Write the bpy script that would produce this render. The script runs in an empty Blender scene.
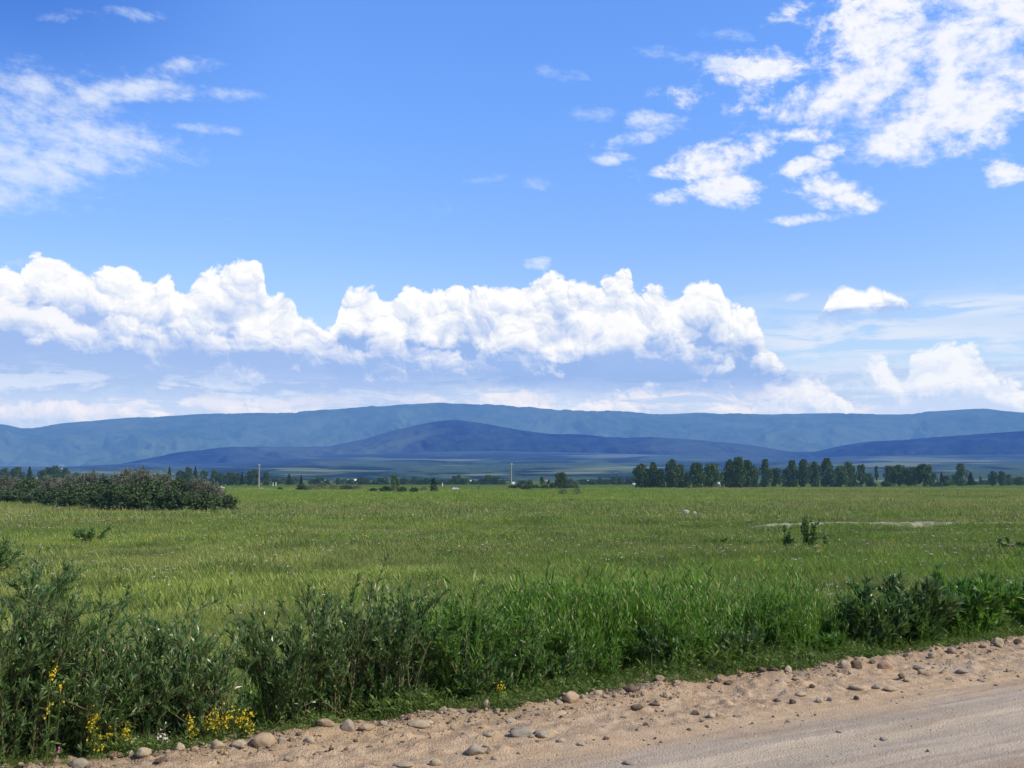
import bpy, math, random
import numpy as np
from mathutils import Vector, noise as mnoise

SC = bpy.context.scene
COL = SC.collection
R = math.radians
F = 995.6                      # focal length in pixels of the 1024 px wide frame
HOR = 480.0                    # image row of the true horizon
CAM = Vector((0.0, 0.0, 1.7))
PITCH = math.atan((HOR-384.0)/F)
CP, SP = math.cos(PITCH), math.sin(PITCH)

def ray(px, py):
    u = (px-512.0)/F; v = (384.0-py)/F
    return Vector((u, CP - v*SP, SP + v*CP))
def on_plane(px, py, z=0.0):
    d = ray(px, py); t = (z-CAM.z)/d.z
    return Vector((d.x*t, d.y*t, z))
def at_dist(px, py, dist):
    d = ray(px, py); return CAM + d*(dist/d.y)
def sky_uv(px, py):
    """world direction of an image point as (azimuth, elevation), both scaled so that one unit is about 1/1000 radian"""
    d = ray(px, py).normalized()
    return math.atan2(d.x, d.y)*1000.0, math.asin(d.z)*1000.0

# ------------------------------------------------------------- camera
cam_d = bpy.data.cameras.new('camera'); cam = bpy.data.objects.new('camera', cam_d); COL.objects.link(cam)
cam.location = CAM; cam.rotation_euler = (R(90)+PITCH, 0, 0)
cam_d.sensor_width = 36.0; cam_d.lens = 36.0*F/1024.0
cam_d.clip_start = 0.05; cam_d.clip_end = 200000.0
SC.camera = cam
SC.render.resolution_x = 1024; SC.render.resolution_y = 768
SC.view_settings.view_transform = 'Standard'; SC.view_settings.look = 'None'
SC.view_settings.exposure = 0; SC.view_settings.gamma = 1
SC.cycles.max_bounces = 6; SC.cycles.transparent_max_bounces = 12
SC.cycles.use_denoising = True

# ------------------------------------------------------------- node maths
class Ex:
    """a socket that can be added, multiplied ... in Python"""
    def __init__(s, tr, so): s.t, s.s = tr, so
    def _m(s, op, *a, clamp=False):
        n = s.t.nodes.new('ShaderNodeMath'); n.operation = op; n.use_clamp = clamp
        for i, x in enumerate((s,)+a):
            if isinstance(x, Ex): s.t.links.new(x.s, n.inputs[i])
            else: n.inputs[i].default_value = float(x)
        return Ex(s.t, n.outputs[0])
    def __add__(s, o): return s._m('ADD', o)
    __radd__ = __add__
    def __sub__(s, o): return s._m('SUBTRACT', o)
    def __rsub__(s, o): return (s*-1.0)+o
    def __mul__(s, o): return s._m('MULTIPLY', o)
    __rmul__ = __mul__
    def __truediv__(s, o): return s._m('DIVIDE', o)
    def pow(s, o): return s._m('POWER', o)
    def max(s, o): return s._m('MAXIMUM', o)
    def min(s, o): return s._m('MINIMUM', o)
    def sat(s): return s._m('ADD', 0.0, clamp=True)
    def fract(s): return s._m('FRACT')
    def exp(s): return s._m('EXPONENT')
    def step(s, a, b):                       # smoothstep from a to b
        n = s.t.nodes.new('ShaderNodeMapRange'); n.interpolation_type = 'SMOOTHSTEP'
        s.t.links.new(s.s, n.inputs[0])
        if a <= b: lo, hi, o0, o1 = a, b, 0.0, 1.0
        else: lo, hi, o0, o1 = b, a, 1.0, 0.0
        n.inputs[1].default_value = lo; n.inputs[2].default_value = hi
        n.inputs[3].default_value = o0; n.inputs[4].default_value = o1
        return Ex(s.t, n.outputs[0])
    def curve(s, pts, x0, x1, y0, y1):
        """piecewise curve through (x, y) points"""
        t = ((s-x0)*(1.0/(x1-x0))).sat()
        n = s.t.nodes.new('ShaderNodeFloatCurve'); c = n.mapping.curves[0]
        P = sorted(((x-x0)/(x1-x0), (y-y0)/(y1-y0)) for x, y in pts)
        P = [(min(1, max(0, a)), min(1, max(0, b))) for a, b in P]
        c.points[0].location = P[0]; c.points[1].location = P[-1]
        for q in P[1:-1]: c.points.new(*q)
        n.mapping.update()
        s.t.links.new(t.s, n.inputs['Value'])
        return Ex(s.t, n.outputs[0])*(y1-y0)+y0
def vec(tr, x, y, z=0.0):
    n = tr.nodes.new('ShaderNodeCombineXYZ')
    for i, q in enumerate((x, y, z)):
        if isinstance(q, Ex): tr.links.new(q.s, n.inputs[i])
        else: n.inputs[i].default_value = float(q)
    return Ex(tr, n.outputs[0])
def noise(tr, v, scale, detail=4.0, rough=0.55, dist=0.0, out=0, dim='2D'):
    n = tr.nodes.new('ShaderNodeTexNoise'); n.noise_dimensions = dim; tr.links.new(v.s, n.inputs['Vector'])
    n.inputs['Scale'].default_value = scale; n.inputs['Detail'].default_value = detail
    n.inputs['Roughness'].default_value = rough; n.inputs['Distortion'].default_value = dist
    return Ex(tr, n.outputs[out])
def voro(tr, v, scale, smooth=None, feature='F1', out=0, dim='2D'):
    n = tr.nodes.new('ShaderNodeTexVoronoi'); n.voronoi_dimensions = dim; tr.links.new(v.s, n.inputs['Vector'])
    n.feature = feature
    n.inputs['Scale'].default_value = scale
    if feature == 'SMOOTH_F1': n.inputs['Smoothness'].default_value = smooth
    return Ex(tr, n.outputs[out])
def split(tr, v):
    n = tr.nodes.new('ShaderNodeSeparateXYZ'); tr.links.new(v.s, n.inputs[0])
    return [Ex(tr, o) for o in n.outputs]
def mix(tr, f, a, b):
    n = tr.nodes.new('ShaderNodeMix'); n.data_type = 'RGBA'; n.clamp_factor = True
    if isinstance(f, Ex): tr.links.new(f.s, n.inputs[0])
    else: n.inputs[0].default_value = f
    for k, x in ((6, a), (7, b)):
        if isinstance(x, Ex): tr.links.new(x.s, n.inputs[k])
        else: n.inputs[k].default_value = (*x, 1.0)
    return Ex(tr, n.outputs[2])
def lin(r, g, b):
    f = lambda c: (c/255)/12.92 if c <= 10 else (((c/255)+0.055)/1.055)**2.4
    return (f(r), f(g), f(b))

SUN_EL, SUN_AZ = R(40), R(112)     # azimuth clockwise from the viewing direction (+Y): to the right, slightly behind
SUN_DIR = Vector((math.sin(SUN_AZ)*math.cos(SUN_EL), math.cos(SUN_AZ)*math.cos(SUN_EL), math.sin(SUN_EL)))
sl = bpy.data.lights.new('sun', 'SUN'); so = bpy.data.objects.new('sun', sl); COL.objects.link(so)
sl.energy = 4.7; sl.angle = R(0.53); sl.color = (1.0, 0.93, 0.80)
so.rotation_euler = (-SUN_DIR).to_track_quat('-Z', 'Y').to_euler(); so.location = (0, 0, 60)
# ------------------------------------------------------------- sky with clouds
W = bpy.data.worlds.new('World'); SC.world = W; W.use_nodes = True
def build_sky():
    t = W.node_tree; t.nodes.clear()
    STR = 0.1
    out = t.nodes.new('ShaderNodeOutputWorld')
    def background(col):
        bg = t.nodes.new('ShaderNodeBackground'); bg.inputs['Strength'].default_value = STR
        t.links.new(col.s, bg.inputs['Color']); return bg.outputs[0]
    def shader_mix(f, a, b):
        n = t.nodes.new('ShaderNodeMixShader'); t.links.new(f.s, n.inputs[0]); t.links.new(a, n.inputs[1]); t.links.new(b, n.inputs[2])
        return n.outputs[0]
    sky = t.nodes.new('ShaderNodeTexSky'); sky.sky_type = 'NISHITA'; sky.sun_disc = False
    sky.sun_elevation = SUN_EL; sky.sun_rotation = SUN_AZ; sky.air_density = 1.0; sky.dust_density = 0.3; sky.ozone_density = 2.0
    tc = t.nodes.new('ShaderNodeTexCoord')
    x, y, z = split(t, Ex(t, tc.outputs['Generated']))
    az = x._m('ARCTAN2', y)*1000.0
    el = z._m('ARCSINE')*1000.0
    C = lambda r, gg, b: tuple(c/STR for c in lin(r, gg, b))
    # tint the physical sky towards the photograph's cleaner blue
    g = t.nodes.new('ShaderNodeMix'); g.data_type = 'RGBA'; g.blend_type = 'MULTIPLY'; g.inputs[0].default_value = 1.0
    t.links.new(sky.outputs[0], g.inputs[6])
    tint = mix(t, el.step(20, 470), TINT_LO, TINT_HI)
    tint = mix(t, (az._m('ABSOLUTE').step(660, 1250)+el.step(640, 950)).sat(), tint, (1.15, 1.12, 1.02))
    t.links.new(tint.s, g.inputs[7])
    h = t.nodes.new('ShaderNodeVectorMath'); h.operation = 'SCALE'; t.links.new(g.outputs[2], h.inputs[0])
    t.links.new((1.0-az.step(-150, -560)*0.10).s, h.inputs['Scale']); base = Ex(t, h.outputs[0])
    base = mix(t, az.step(-200, -500)*el.step(270, 470)*0.9, base, C(66, 120, 215))   # lens corner falloff at upper left, painted into the sky colour
    base = mix(t, el.step(250, 55)*0.40, base, C(200, 222, 252))      # whiter near the horizon
    def pts(*p): return [sky_uv(a, b) for a, b in p]
    def curve(u, p):
        q = pts(*p); ys = [b for a, b in q]; lo, hi = min(ys)-1, max(ys)+1
        return u.curve(q, q[0][0], q[-1][0], lo, hi)
    # shared fields ---------------------------------------------------------
    fine = noise(t, vec(t, az*0.02+3.3, el*0.028), 2.6, 5, 0.62)
    streak = noise(t, vec(t, az*0.0065, el*0.042+1.1), 1.5, 5, 0.6, 0.4)
    wisp = noise(t, vec(t, az*0.010-el*0.004+9.0, el*0.026+az*0.005), 1.5, 7, 0.64, 0.15)
    alto = noise(t, vec(t, az*0.0115+el*0.003+5.0, el*0.019), 1.5, 7, 0.62, 0.15)
    edge = az._m('ABSOLUTE').step(700, 640)                            # nothing is modelled beyond 40 degrees to the side
    def blob(px, py, rx, ry, rot=0.0, k=1.0):
        a, b = sky_uv(px, py); ca, sa = math.cos(R(rot)), math.sin(R(rot))
        dx = az-a; dy = el-b
        qx = (dx*ca+dy*sa)*(1.0/rx); qy = (dy*ca-dx*sa)*(1.0/ry)
        return 1.0-(qx*qx+qy*qy)
    def patch(col, blobs, nz, gain, lo, hi, w, s, vis=1.0):
        m = None
        for b in blobs:
            q = blob(*b); m = q if m is None else m.max(q)
        f = m.max(-1.5)*0.5+(nz-0.5)*gain+(fine-0.5)*0.7
        a = f.step(lo, hi)*m.step(-1.2, -0.3)*(fine*1.3+0.38).min(1.0)
        sh = ((f-hi)*1.1+(0.5-fine)*1.0).sat()*0.8
        return mix(t, a*vis, col, mix(t, sh, w, s))
    WH, SHD = C(250, 251, 255), C(216, 228, 251)
    # ---------------------------------------------------- lower sky: heaped clouds
    P0 = vec(t, az*0.01, el*0.01, 0.0)
    wn = noise(t, P0, 1.6, 2, 0.5, out=1); wx, wy, wz = split(t, wn)
    wn2 = noise(t, P0, 7.0, 3, 0.6, out=1); w2x, w2y, w2z = split(t, wn2)
    U = az+(wx-0.5)*40.0+(w2x-0.5)*12.0
    V = el+(wy-0.5)*34.0+(w2y-0.5)*12.0
    def puffs(dx, dy, scales):
        acc = None
        for s, a in scales:
            v = vec(t, (U+(dx+s*3.1))*(1.0/s), (V+(dy+s*1.7))*(1.1/s))
            d = voro(t, v, 1.0)
            b = (1.0-d*d*1.25)*a
            acc = b if acc is None else acc+b
        return acc
    SCL = ((46, .42), (21, .30), (9.5, .18), (4.5, .10))
    H0 = puffs(0, 0, SCL)
    L0 = puffs(0, 0, SCL[:2]); L1 = puffs(5.0, 8.0, SCL[:2])
    S1 = puffs(1.8, 2.8, SCL[2:])
    relief = (L0-L1)*1.0+((H0-L0)-S1)*0.9               # + where a lump faces the sun, upper right
    broad = noise(t, vec(t, az*0.01+7.7, el*0.02), 1.3, 3, 0.5)
    col = base
    def band(col, pc, up, dn, amt, colr, nz=streak, lo=.42, hi=.66, x0=None, x1=None, fade=60):
        c = curve(az, pc); d = el-c
        m = d.step(up, up*0.2)*d.step(-dn, -dn*0.2)*nz.step(lo, hi)
        if x0 is not None: a, _ = sky_uv(x0, 400); m = m*az.step(a, a+fade)
        if x1 is not None: a, _ = sky_uv(x1, 400); m = m*az.step(a+fade, a)
        return mix(t, m*amt, col, colr)
    col = band(col, [(0, 385), (300, 380), (700, 355), (1024, 345)], 70, 75, .75, C(214, 228, 250), lo=.36, hi=.62)
    col = band(col, [(760, 330), (860, 322), (960, 308), (1100, 296)], 14, 12, .8, C(222, 234, 252), lo=.36, hi=.56, x0=790)
    col = band(col, [(760, 345), (860, 340), (1024, 352), (1100, 350)], 26, 26, .75, C(226, 236, 252), lo=.40, hi=.60, x0=740)
    def heap(col, top, base_y, amp, edg, tier, whites, shade, x0=None, x1=None, fx=26, dark=1.0, vis=1.0, basefade=16, famp=12, nz=None, under=(50, 4, .75)):
        """a heaped cloud bank: lumpy top along a curve, sunlit lumps over flat blue-grey shade"""
        c = curve(az, top)
        dep = (c-el)+(H0-0.62)*amp+(fine-0.5)*famp
        a = dep.step(-edg*0.3, edg)
        ub = curve(az, base_y) if isinstance(base_y, list) else sky_uv(512, base_y)[1]
        rel = el-ub+(fine-0.5)*18.0+(streak-.5)*26.0
        a = a*rel.step(-basefade*1.3, basefade)
        if x0 is not None: q, _ = sky_uv(x0, 400); a = a*(az+(H0-.6)*40).step(q, q+fx)
        if x1 is not None: q, _ = sky_uv(x1, 400); a = a*(az-(H0-.6)*40).step(q, q-fx)
        if nz is not None: a = a*nz
        deep = dep.step(8, tier*2.4)
        s = (deep*0.42+(broad-.44)*3.6*deep+(0.62-L0)*1.3*deep+(0.5-fine)*0.9*deep-relief*1.5*(1.15-deep*.45)+rel.step(under[0], under[1])*under[2])*dark
        return mix(t, a*vis, col, mix(t, s.sat(), whites, shade))
    def slab(col, pc, up, dn, amt, colr, x0, x1, fade=80):
        c = curve(az, pc); d = el-c+(fine-.5)*22+(streak-.5)*30
        m = d.step(up, up*.55)*d.step(-dn, -dn*.3)
        a, _ = sky_uv(x0, 400); b, _ = sky_uv(x1, 400)
        m = m*(az+(fine-.5)*60).step(a, a+fade)*(az+(fine-.5)*60).step(b, b-fade)
        k = streak*1.2+fine*0.5-0.38
        return mix(t, m*amt, col, mix(t, k.step(.38, .66), colr, C(212, 226, 250)))
    col = slab(col, [(-200, 404), (300, 400), (700, 396), (1200, 392)], 30, 60, .75, C(188, 208, 243), -700, 1500, 90)
    PW = C(247, 243, 250); brk = streak.step(.30, .50)
    col = heap(col, [(0, 392), (60, 400), (110, 398), (150, 404), (200, 396), (260, 400), (330, 386), (390, 380), (420, 392), (470, 384), (530, 388), (570, 398), (620, 396), (680, 392), (740, 397), (790, 385), (820, 388), (850, 400), (900, 402), (1024, 398)],
         440, 26, 8, 20, PW, C(186, 208, 244), dark=.9, vis=.92, famp=24, nz=brk)
    col = heap(col, [(860, 380), (880, 362), (900, 375), (915, 352), (950, 345), (975, 352), (990, 370), (1024, 385), (1060, 400)],
         430, 26, 7, 24, WH, C(196, 216, 248), x0=862, dark=1.0, vis=.85, famp=18)
    col = heap(col, [(765, 405), (785, 388), (800, 380), (818, 388), (840, 400), (860, 408)],
         430, 18, 6, 24, WH, C(190, 211, 246), x0=762, x1=866, dark=.9, vis=.85)
    col = slab(col, [(0, 362), (200, 368), (400, 378), (480, 382)], 46, 42, .97, C(170, 197, 240), -200, 500, 120)
    col = slab(col, [(380, 374), (560, 372), (700, 376), (800, 382)], 30, 22, .96, C(150, 182, 231), 380, 800, 90)
    col = heap(col, [(-60, 275), (0, 268), (15, 272), (38, 259), (60, 266), (95, 274), (118, 268), (150, 284), (168, 281), (178, 294), (200, 278), (232, 266), (258, 268), (268, 292), (288, 300), (300, 320), (330, 332), (362, 338), (388, 350), (425, 368)],
         [(-60, 336), (0, 338), (120, 352), (220, 366), (300, 374), (425, 376)], 26, 4, 30, C(255, 255, 255), C(166, 194, 242), x1=430, fx=20)
    col = heap(col, [(318, 345), (335, 325), (350, 292), (372, 290), (385, 302), (410, 286), (440, 296), (462, 286), (500, 292), (530, 286), (556, 278), (575, 287), (598, 286), (606, 276), (628, 276), (640, 296), (652, 289), (672, 298), (690, 287), (715, 286), (728, 306), (748, 310), (762, 338), (776, 358), (792, 376)],
         [(318, 374), (450, 376), (560, 384), (700, 384), (792, 388)], 26, 4, 34, C(255, 255, 255), C(154, 186, 238), x0=322, x1=800, fx=14)
    for tp, bs, a, b in (([(-60, 300), (0, 300), (30, 296), (60, 308), (90, 322), (120, 318), (160, 330), (190, 322), (230, 338), (270, 330), (310, 344), (350, 350), (425, 368)], 372, None, 415),
                         ([(470, 352), (500, 346), (520, 343), (538, 350), (550, 362)], 366, 474, 548),
                         ([(590, 318), (606, 312), (622, 318), (640, 330), (662, 336), (690, 345), (712, 354), (730, 366)], 372, 592, 724),
                         ([(360, 346), (385, 338), (410, 344), (440, 350), (470, 360)], 372, 362, 466)):
        col = heap(col, tp, bs, 22, 5, 22, C(252, 252, 255), C(160, 190, 240), x0=a, x1=b, fx=16, vis=.85, basefade=14)
    col = heap(col, [(816, 326), (824, 308), (834, 292), (848, 287), (862, 292), (874, 286), (890, 292), (906, 304), (918, 322)],
         327, 10, 4, 30, C(255, 255, 255), C(172, 200, 246), x0=824, x1=912, fx=8, basefade=7, famp=6, dark=.9, under=(20, 3, 1.1))
    col = patch(col, [(540, 262, 16, 7, 0), (790, 298, 20, 5, 4)], wisp, 2.6, .1, .9, WH, SHD, .55)
    col = patch(col, [(30, 264, 34, 5, 0)], wisp, 2.0, .1, .9, C(225, 236, 254), SHD, .6)
    low = mix(t, edge, base, col)
    # ---------------------------------------------------- upper sky: broken high cloud
    col = base
    col = patch(col, [(960, 58, 130, 62, -30), (1020, 40, 110, 90, 0), (890, 108, 100, 38, -12), (940, 118, 80, 34, 0), (905, 138, 50, 20, 8), (850, 88, 90, 24, 6)],
          alto, 2.7, -.26, .75, WH, C(206, 221, 250), .95)
    col = patch(col, [(770, 80, 78, 30, 6), (700, 100, 40, 13, -8),
           (708, 158, 72, 17, 8), (800, 168, 26, 10, 0), (830, 150, 15, 8, 0), (718, 196, 50, 16, 0), (820, 192, 46, 18, -16), (875, 3, 90, 18, 4),
           (812, 20, 24, 9, 0), (990, 140, 28, 13, 0), (1012, 172, 28, 12, 0), (800, 135, 36, 8, -8), (790, 298, 20, 5, 4), (800, 218, 34, 6, 0)],
          alto, 3.0, -.10, .75, WH, SHD, .95)
    col = patch(col, [(660, 122, 40, 10, -5), (640, 140, 46, 9, 5), (610, 158, 34, 7, 0), (690, 195, 40, 10, 0), (820, 218, 40, 5, 0)],
          alto, 2.6, .0, 1.0, C(238, 245, 255), SHD, .8)
    col = patch(col, [(10, 135, 120, 56, 14), (70, 150, 110, 30, 10), (20, 178, 80, 34, 6), (100, 95, 100, 12, 12), (185, 92, 62, 9, 4), (180, 68, 36, 10, 14), (200, 128, 40, 5, 0), (25, 234, 40, 5, 0)],
          wisp, 1.9, -.12, .95, C(224, 235, 254), C(190, 211, 250), .88)
    col = patch(col, [(110, 15, 60, 8, 10), (730, 35, 44, 8, -10), (690, 60, 60, 10, -10), (565, 75, 44, 8, -8), (430, 205, 34, 8, -8), (590, 115, 50, 9, 0), (225, 218, 14, 4, 0), (485, 180, 36, 7, 10), (536, 183, 22, 8, 0)],
          wisp, 2.6, .15, 1.0, C(205, 223, 253), C(190, 212, 250), .5)
    high = mix(t, edge, base, col)
    # the heavy branches are only evaluated where their clouds are
    front = (az._m('ABSOLUTE')._m('LESS_THAN', 700.0))*(el._m('LESS_THAN', 640.0))*(el._m('GREATER_THAN', 0.0))
    up = el._m('GREATER_THAN', sky_uv(512, 246)[1])
    t.links.new(shader_mix(front, background(base), shader_mix(up, background(low), background(high))), out.inputs[0])
TINT_LO, TINT_HI = (1.50, 1.47, 1.55), (1.24, 1.83, 2.74)
build_sky()
W.cycles.sampling_method = 'MANUAL'; W.cycles.sample_map_resolution = 256
# ------------------------------------------------------------- numeric noise
_rs = np.random.RandomState(7)
_TAB = _rs.rand(256, 256)
def vnoise(x, y, seed=0):
    x = np.asarray(x, float)+seed*17.31; y = np.asarray(y, float)+seed*9.17
    xi = np.floor(x).astype(int); yi = np.floor(y).astype(int)
    fx = x-xi; fy = y-yi; fx = fx*fx*fx*(fx*(fx*6-15)+10); fy = fy*fy*fy*(fy*(fy*6-15)+10)
    g = lambda a, b: _TAB[a & 255, b & 255]
    return (g(xi, yi)*(1-fx)+g(xi+1, yi)*fx)*(1-fy)+(g(xi, yi+1)*(1-fx)+g(xi+1, yi+1)*fx)*fy
def fbm(x, y, oct=4, seed=0, gain=0.5):
    s = 0; a = 1; t = 0
    for k in range(oct):
        s = s+a*(vnoise(x*2**k, y*2**k, seed+k*3)-0.5); t += a; a *= gain
    return s/t*2.0                                       # about -1 .. 1
def sstep(x, a, b):
    t = np.clip((np.asarray(x, float)-a)/(b-a), 0, 1); return t*t*(3-2*t)

# ------------------------------------------------------------- lie of the land
E1, E2 = on_plane(80, 766), on_plane(1024, 641)
ED = (E2-E1).normalized(); EN = Vector((-ED.y, ED.x, 0))     # along the road edge, and towards the meadow
def st(x, y):                                              # distance along the edge, distance into the meadow
    dx = x-E1.x; dy = y-E1.y
    return dx*ED.x+dy*ED.y, dx*EN.x+dy*EN.y
def xy(t, s): return E1.x+ED.x*t+EN.x*s, E1.y+ED.y*t+EN.y*s
FIELD = -0.9
def ground_z(x, y):
    x = np.asarray(x, float); y = np.asarray(y, float)
    t, s = st(x, y); r = np.hypot(x, y)
    z = FIELD*sstep(s, 0.0, 3.6)
    z = z+0.10*fbm(x/9, y/9, 3, 3)*sstep(s, 1.5, 6)*(1-sstep(r, 60, 200))
    z = z+0.03*fbm(x*1.1, y*1.1, 3, 5)*sstep(s, 0.2, 1.5)*(1-sstep(r, 40, 80))
    z = z-0.18*(1-sstep(s, 0.15, 0.45))
    return z
def gz(x, y): return float(ground_z(x, y))
def road_z(x, y):
    t, s = st(x, y)
    sh = sstep(s, -1.35, -0.55)                                # the loose shoulder beside the packed carriageway
    z = 0.018*fbm(x*0.8, y*0.8, 3, 11)+0.005*fbm(x*9, y*9, 3, 12)+0.009*fbm(t*0.5, s*6, 3, 13)
    z = z-0.022*np.exp(-((s+2.0+0.1*fbm(t*0.5, 0, 2, 52))/0.16)**2)+0.012*np.exp(-((s+1.75)/0.10)**2)
    rough = fbm(x*6, y*6, 4, 21, 0.6); cl = np.maximum(0, fbm(x*13, y*13, 3, 31, 0.6)-0.05)
    z = z+sh*(0.016*rough+0.046*cl+0.006*fbm(x*30, y*30, 2, 15)+0.016*fbm(x*2.2, y*2.2, 2, 14))
    z = z+0.055*np.exp(-((s+0.02)/0.16)**2)*(0.55+0.6*fbm(t*2.2, s*1.0, 3, 41))
    mt, ms = st(*MOUND)
    m = np.exp(-((t-mt)/0.75)**2-((s-ms)/0.26)**2)
    z = z+m*(0.11+0.10*rough+0.16*cl)
    z = z-0.02*np.exp(-((s+1.22+0.12*fbm(t*0.6, 0, 2, 51))/0.22)**2)
    z = z-0.35*sstep(s, 0.22, 0.62)
    return z
_m = on_plane(690, 672); MOUND = (_m.x, _m.y)

def mesh_obj(name, verts, faces, mat=None, parent=None, smooth=False, flat_n=None):
    me = bpy.data.meshes.new(name)
    verts = np.asarray(verts, np.float32).reshape(-1, 3); faces = np.asarray(faces, np.int32)
    k = faces.shape[1]
    me.vertices.add(len(verts)); me.vertices.foreach_set('co', verts.ravel())
    me.loops.add(faces.size); me.loops.foreach_set('vertex_index', faces.ravel())
    me.polygons.add(len(faces)); me.polygons.foreach_set('loop_start', np.arange(0, faces.size, k, dtype=np.int32))
    if smooth: me.polygons.foreach_set('use_smooth', np.ones(len(faces), bool))
    me.update(calc_edges=True); me.validate()
    if mat: me.materials.append(mat)
    o = bpy.data.objects.new(name, me); COL.objects.link(o)
    if parent: o.parent = parent
    return o
def grid_faces(nr, nc, wrap=False):
    i = np.arange((nr-1)*nc).reshape(nr-1, nc)
    j = i if wrap else i[:, :-1]
    nxt = np.roll(i, -1, axis=1) if wrap else i[:, 1:]
    return np.stack([j, nxt, nxt+nc, j+nc], -1).reshape(-1, 4)

# ------------------------------------------------------------- materials
def new_mat(name):
    m = bpy.data.materials.new(name); m.use_nodes = True; t = m.node_tree; t.nodes.clear(); return m, t
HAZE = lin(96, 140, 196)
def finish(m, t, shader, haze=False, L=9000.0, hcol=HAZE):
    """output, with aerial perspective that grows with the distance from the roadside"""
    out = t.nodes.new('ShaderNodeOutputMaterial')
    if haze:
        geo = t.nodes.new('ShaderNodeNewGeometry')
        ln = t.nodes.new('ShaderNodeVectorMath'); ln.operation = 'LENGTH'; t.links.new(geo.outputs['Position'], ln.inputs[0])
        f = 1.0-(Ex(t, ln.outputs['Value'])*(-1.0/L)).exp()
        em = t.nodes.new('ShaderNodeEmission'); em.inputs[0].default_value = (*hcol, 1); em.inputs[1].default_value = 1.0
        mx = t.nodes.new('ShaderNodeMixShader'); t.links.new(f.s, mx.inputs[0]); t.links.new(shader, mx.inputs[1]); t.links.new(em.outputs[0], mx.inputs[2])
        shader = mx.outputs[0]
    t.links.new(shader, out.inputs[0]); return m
def pbsdf(t, col, rough=0.9, spec=0.2, normal=None):
    b = t.nodes.new('ShaderNodeBsdfPrincipled')
    if isinstance(col, Ex): t.links.new(col.s, b.inputs['Base Color'])
    else: b.inputs['Base Color'].default_value = (*col, 1)
    b.inputs['Roughness'].default_value = rough; b.inputs['Specular IOR Level'].default_value = spec
    if normal is not None: t.links.new(normal.s, b.inputs['Normal'])
    return b.outputs[0]
def bump(t, h, strength, dist):
    n = t.nodes.new('ShaderNodeBump'); t.links.new(h.s, n.inputs['Height'])
    n.inputs['Strength'].default_value = strength; n.inputs['Distance'].default_value = dist
    return Ex(t, n.outputs[0])
def world_pos(t):
    g = t.nodes.new('ShaderNodeNewGeometry'); return Ex(t, g.outputs['Position'])
def island(t):
    g = t.nodes.new('ShaderNodeNewGeometry'); return Ex(t, g.outputs['Random Per Island'])

def meadow_colour(t):
    """large patches over the meadow: fresh green, yellow green and brownish seed heads"""
    x, y, z = split(t, world_pos(t))
    v = vec(t, x*0.02, y*0.045)
    a = noise(t, v, 1.0, 3, 0.55); b = noise(t, vec(t, x*0.05+40.0, y*0.13), 1.0, 3, 0.6)
    c = noise(t, vec(t, x*0.35+10.0, y*0.35), 1.0, 4, 0.65)
    g = mix(t, a.step(.38, .62), (0.205, 0.290, 0.060), (0.350, 0.410, 0.102))
    row = noise(t, vec(t, x*0.006+70.0, y*0.035), 1.0, 3, 0.6)
    g = mix(t, y.step(55, 80)*y.step(135, 110)*row.step(.40, .55)*0.55, g, (0.330, 0.285, 0.155))
    g = mix(t, y.step(30, 60)*row.step(.62, .50)*0.5, g, (0.120, 0.200, 0.038))
    far = y.step(90, 130); right = (x-y*0.10).step(-10, 40)
    brown = b.step(.42, .58)*(0.35+0.55*right)
    g = mix(t, brown, g, (0.350, 0.300, 0.165))
    g = mix(t, far*(1.0-right)*(y.step(240, 200))*0.6, g, (0.250, 0.350, 0.060))
    return mix(t, c.step(.45, .62)*0.65, g, (0.110, 0.155, 0.048)), z
def m_ground():
    m, t = new_mat('meadow ground')
    col, z = meadow_colour(t)
    x, y, z = split(t, world_pos(t))
    r = (x*x+y*y).pow(0.5)
    soil = mix(t, noise(t, vec(t, x*3.0, y*3.0), 1.0, 4, 0.6), (0.050, 0.052, 0.026), (0.080, 0.095, 0.035))
    col = mix(t, r.step(25, 70), soil, col)
    col = mix(t, r.step(280, 340), col, (0.085, 0.135, 0.040)); far = r.step(600, 2500)
    col = mix(t, far, col, (0.10, 0.14, 0.06))
    return finish(m, t, pbsdf(t, col, 1.0, 0.0), True)
M_GROUND = m_ground()

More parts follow.
